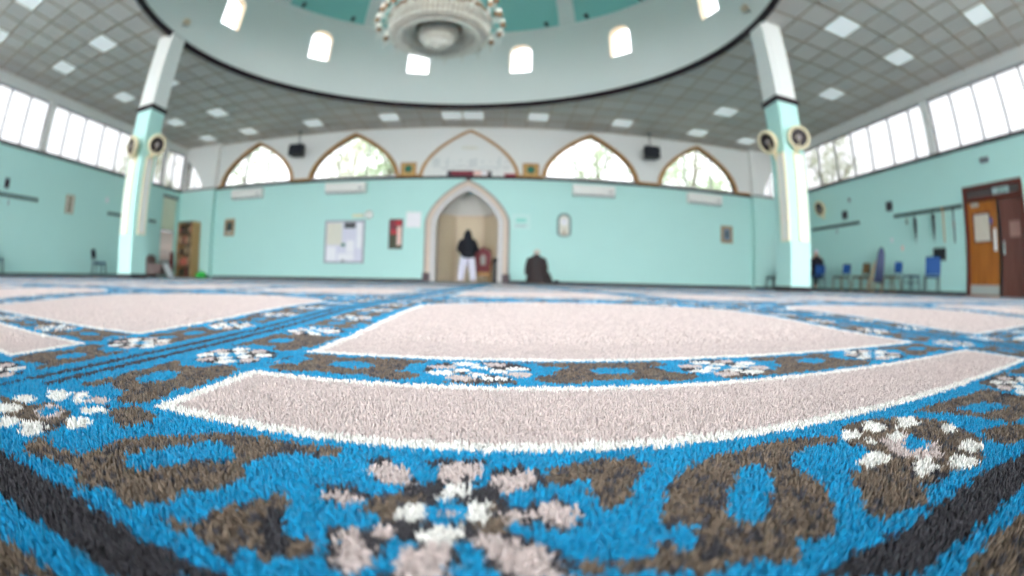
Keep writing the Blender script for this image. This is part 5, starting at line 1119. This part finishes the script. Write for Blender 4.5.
# ---- inside the mihrab: ornate red chair, black stand
t = thing('minbar_chair', 'ornate high-backed red chair with gilded feet inside the mihrab', 'chair', (-.57, YB+.58, 0), 0)
MB().box(-.27, .27, -.26, .26, .36, .46).build('seat', M['red'], t, bevel=.03)
m = MB(); m.prism([(-.28, .42), (.28, .42), (.30, 1.02), (.22, 1.18), (.1, 1.20), (0, 1.27), (-.1, 1.20), (-.22, 1.18), (-.30, 1.02)], .20, .28); m.build('backrest', M['red'], t, bevel=.02)
MB().prism([(-.09, .62), (.09, .62), (.10, .90), (0, 1.0), (-.10, .90)], .185, .20).build('back_ornament', mat('worn_silver', srgb(168, 160, 152), .5, noise=.3, nscale=14), t, bevel=.008)
for q in (-1, 1):
    MB().tube([(q*.27, .2, .68), (q*.29, -.1, .70), (q*.29, -.24, .64)], .035, 10).build('arm', M['red'], t, smooth=True); MB().tube([(q*.28, -.2, .42), (q*.285, -.22, .66)], .022, 8).build('arm_post', M['gold'], t)
    for yy in (-.22, .22): MB().tube([(q*.23, yy, .38), (q*.25, yy, .2), (q*.235, yy, .12), (q*.27, yy*1.1, .0)], [.035, .028, .022, .03], 8).build('leg', M['gold'], t, smooth=True)
MB().box(-.25, .25, -.27, -.24, .22, .36).build('apron', M['gold'], t, bevel=.01)
t = thing('lectern', 'narrow black stand at the right side inside the mihrab', 'stand', (-.145, YB+.42, 0), 0)
MB().box(-.075, .075, -.10, .10, 0, .06).build('base', M['black'], t, bevel=.01); MB().box(-.06, .06, -.06, .06, .06, .72).build('post', M['black'], t, bevel=.008); m = MB(); m.x = Matrix.Translation((0, 0, .78)) @ Matrix.Rotation(rad(-20), 4, 'X'); m.box(-.075, .075, -.14, .14, -.03, .03); m.build('top', M['black'], t, bevel=.01)
EXPO = 0.97
# ================================================================== OUTSIDE
o = MB().box(-40, 40, -25, 45, -.6, -.2).build('ground', M['ground']); o['kind'] = 'structure'
def tree(lab, loc, h, cr, n, seed, lm):
    r = random.Random(seed); t = thing('tree', lab, 'tree', loc, 0, 'trees outside the windows')
    m = MB(); m.tube([(0, 0, -.2), (.1, 0, h*.3), (-.05, .1, h*.55), (.1, 0, h*.8)], [.16, .13, .1, .04], 8)
    for k in range(6):
        a = k*1.1; m.tube([(0, 0, h*(.38+.05*k)), (cos(a)*cr*.5, sin(a)*cr*.5, h*(.5+.06*k)), (cos(a)*cr*.85, sin(a)*cr*.85, h*(.58+.06*k))], [.06, .04, .015], 6)
    m.build('trunk', M['bark'], t, smooth=True)
    f = MB(); cl = [(r.gauss(0, cr*.45), r.gauss(0, cr*.45), h*(.62+r.uniform(-.26, .32)), r.uniform(.35, .8)) for _ in range(34)]
    for k in range(int(n*.65)):
        c = cl[k % len(cl)]; p = Vector((c[0]+r.gauss(0, c[3]*.6), c[1]+r.gauss(0, c[3]*.6), c[2]+r.gauss(0, c[3]*.5))); s = r.uniform(.05, .11)
        a = Vector((r.gauss(0, 1), r.gauss(0, 1), r.gauss(0, .6))).normalized()*s*1.7; b = a.cross(Vector((r.gauss(0, 1), r.gauss(0, 1), r.gauss(0, 1)))).normalized()*s
        f.add([p-a, p+b, p+a, p-b], [(0, 1, 2, 3)])
    f.build('foliage', lm, t)['kind'] = 'stuff'
TR = [('tree seen through the leftmost arched window', (-13.2, 19.5, 0), 8.2, 1.3, 900, 1, M['leaf']), ('tall tree seen through the left half of the second arched window', (-8.6, 24, 0), 9.8, 1.6, 2000, 2, M['leaf2']),
 ('denser tree in the right half of the second arched window', (-5.2, 20.0, 0), 9.2, 1.3, 2600, 3, M['leaf']), ('thin tree low in the third arched window', (4.6, 20.5, 0), 8.0, 1.9, 1300, 4, M['leaf']),
 ('leafy tree filling the rightmost arched window', (9.6, 20.0, 0), 8.8, 2.2, 2800, 5, M['leaf']), ('tree outside the far end of the left wall windows', (-18.5, 16.6, 0), 8.2, 2.2, 2200, 6, M['leaf2']),
 ('tree outside the far end of the right wall windows', (15.6, 15.8, 0), 7.6, 2.2, 1900, 7, M['leaf2'])]
for a in TR: tree(*a)
# ================================================================== LIGHT
W = bpy.data.worlds.new('overcast_sky'); bpy.context.scene.world = W; W.use_nodes = True
nt = W.node_tree; bg = nt.nodes['Background']
tc = nt.nodes.new('ShaderNodeTexCoord'); sx = nt.nodes.new('ShaderNodeSeparateXYZ'); rp = nt.nodes.new('ShaderNodeValToRGB')
rp.color_ramp.elements[0].position = 0.0; rp.color_ramp.elements[0].color = (.95, .97, 1, 1); rp.color_ramp.elements[1].position = 1.0; rp.color_ramp.elements[1].color = (.92, .97, 1, 1)
nt.links.new(tc.outputs['Generated'], sx.inputs[0]); nt.links.new(sx.outputs[2], rp.inputs['Fac']); nt.links.new(rp.outputs['Color'], bg.inputs['Color'])
bg.inputs['Strength'].default_value = 6.0
def portal(name, loc, rot, sx_, sy_):
    l = bpy.data.lights.new(name, 'AREA'); l.shape = 'RECTANGLE'; l.size = sx_; l.size_y = sy_; l.cycles.is_portal = True
    o = bpy.data.objects.new(name, l); C.objects.link(o); o.location = loc; o.rotation_euler = rot
portal('left_windows_daylight', (XL-.3, (YF+YB)/2, 4.37), (0, -PI/2, 0), 1.6, YB-YF)
portal('right_windows_daylight', (XR+.3, (YF+YB)/2, 4.37), (0, PI/2, 0), 1.6, YB-YF)
portal('rear_windows_daylight', ((XL+XR)/2, YF-.3, 2.55), (-PI/2, 0, 0), XR-XL, 4.2)
portal('front_windows_daylight', (-1.1, YB+.3, 4.45), (PI/2, 0, 0), 21, 1.8)
for wa in WANG:
    q = P(wa, 7.1, RR+.35); portal('drum_window_daylight', q, (PI/2, 0, -rad(wa)), .9, 1.2)
# ================================================================== CAMERA (fisheye lens standing on the carpet)
cam = bpy.data.cameras.new('fisheye'); co = bpy.data.objects.new('camera', cam); C.objects.link(co); bpy.context.scene.camera = co
cam.type = 'PANO'; cam.sensor_fit = 'HORIZONTAL'; cam.sensor_width = 36.0; cam.clip_start = .003
for tgt in (cam, getattr(cam, 'cycles', None)):
    try: tgt.panorama_type = 'FISHEYE_EQUISOLID'; tgt.fisheye_lens = FPX/1024*36.0; tgt.fisheye_fov = PI*1.05
    except Exception as e: pass
ri, up, fwd = CAMR
mm = Matrix((ri, up, -fwd)).transposed().to_4x4(); mm.translation = (0, 0, CAMZ); co.matrix_world = mm
cam.lens = FPX/1024*36.0; cam.dof.use_dof = True; cam.dof.focus_distance = 0.17; cam.dof.aperture_fstop = 8.2
sc = bpy.context.scene
sc.view_settings.view_transform = 'Standard'; sc.view_settings.look = 'None'; sc.view_settings.gamma = 1; sc.view_settings.exposure = EXPO; sc.view_settings.use_curve_mapping = False
cy = sc.cycles; cy.use_denoising = True; cy.max_bounces = 10; cy.diffuse_bounces = 6; cy.transparent_max_bounces = 16; cy.sample_clamp_indirect = 8
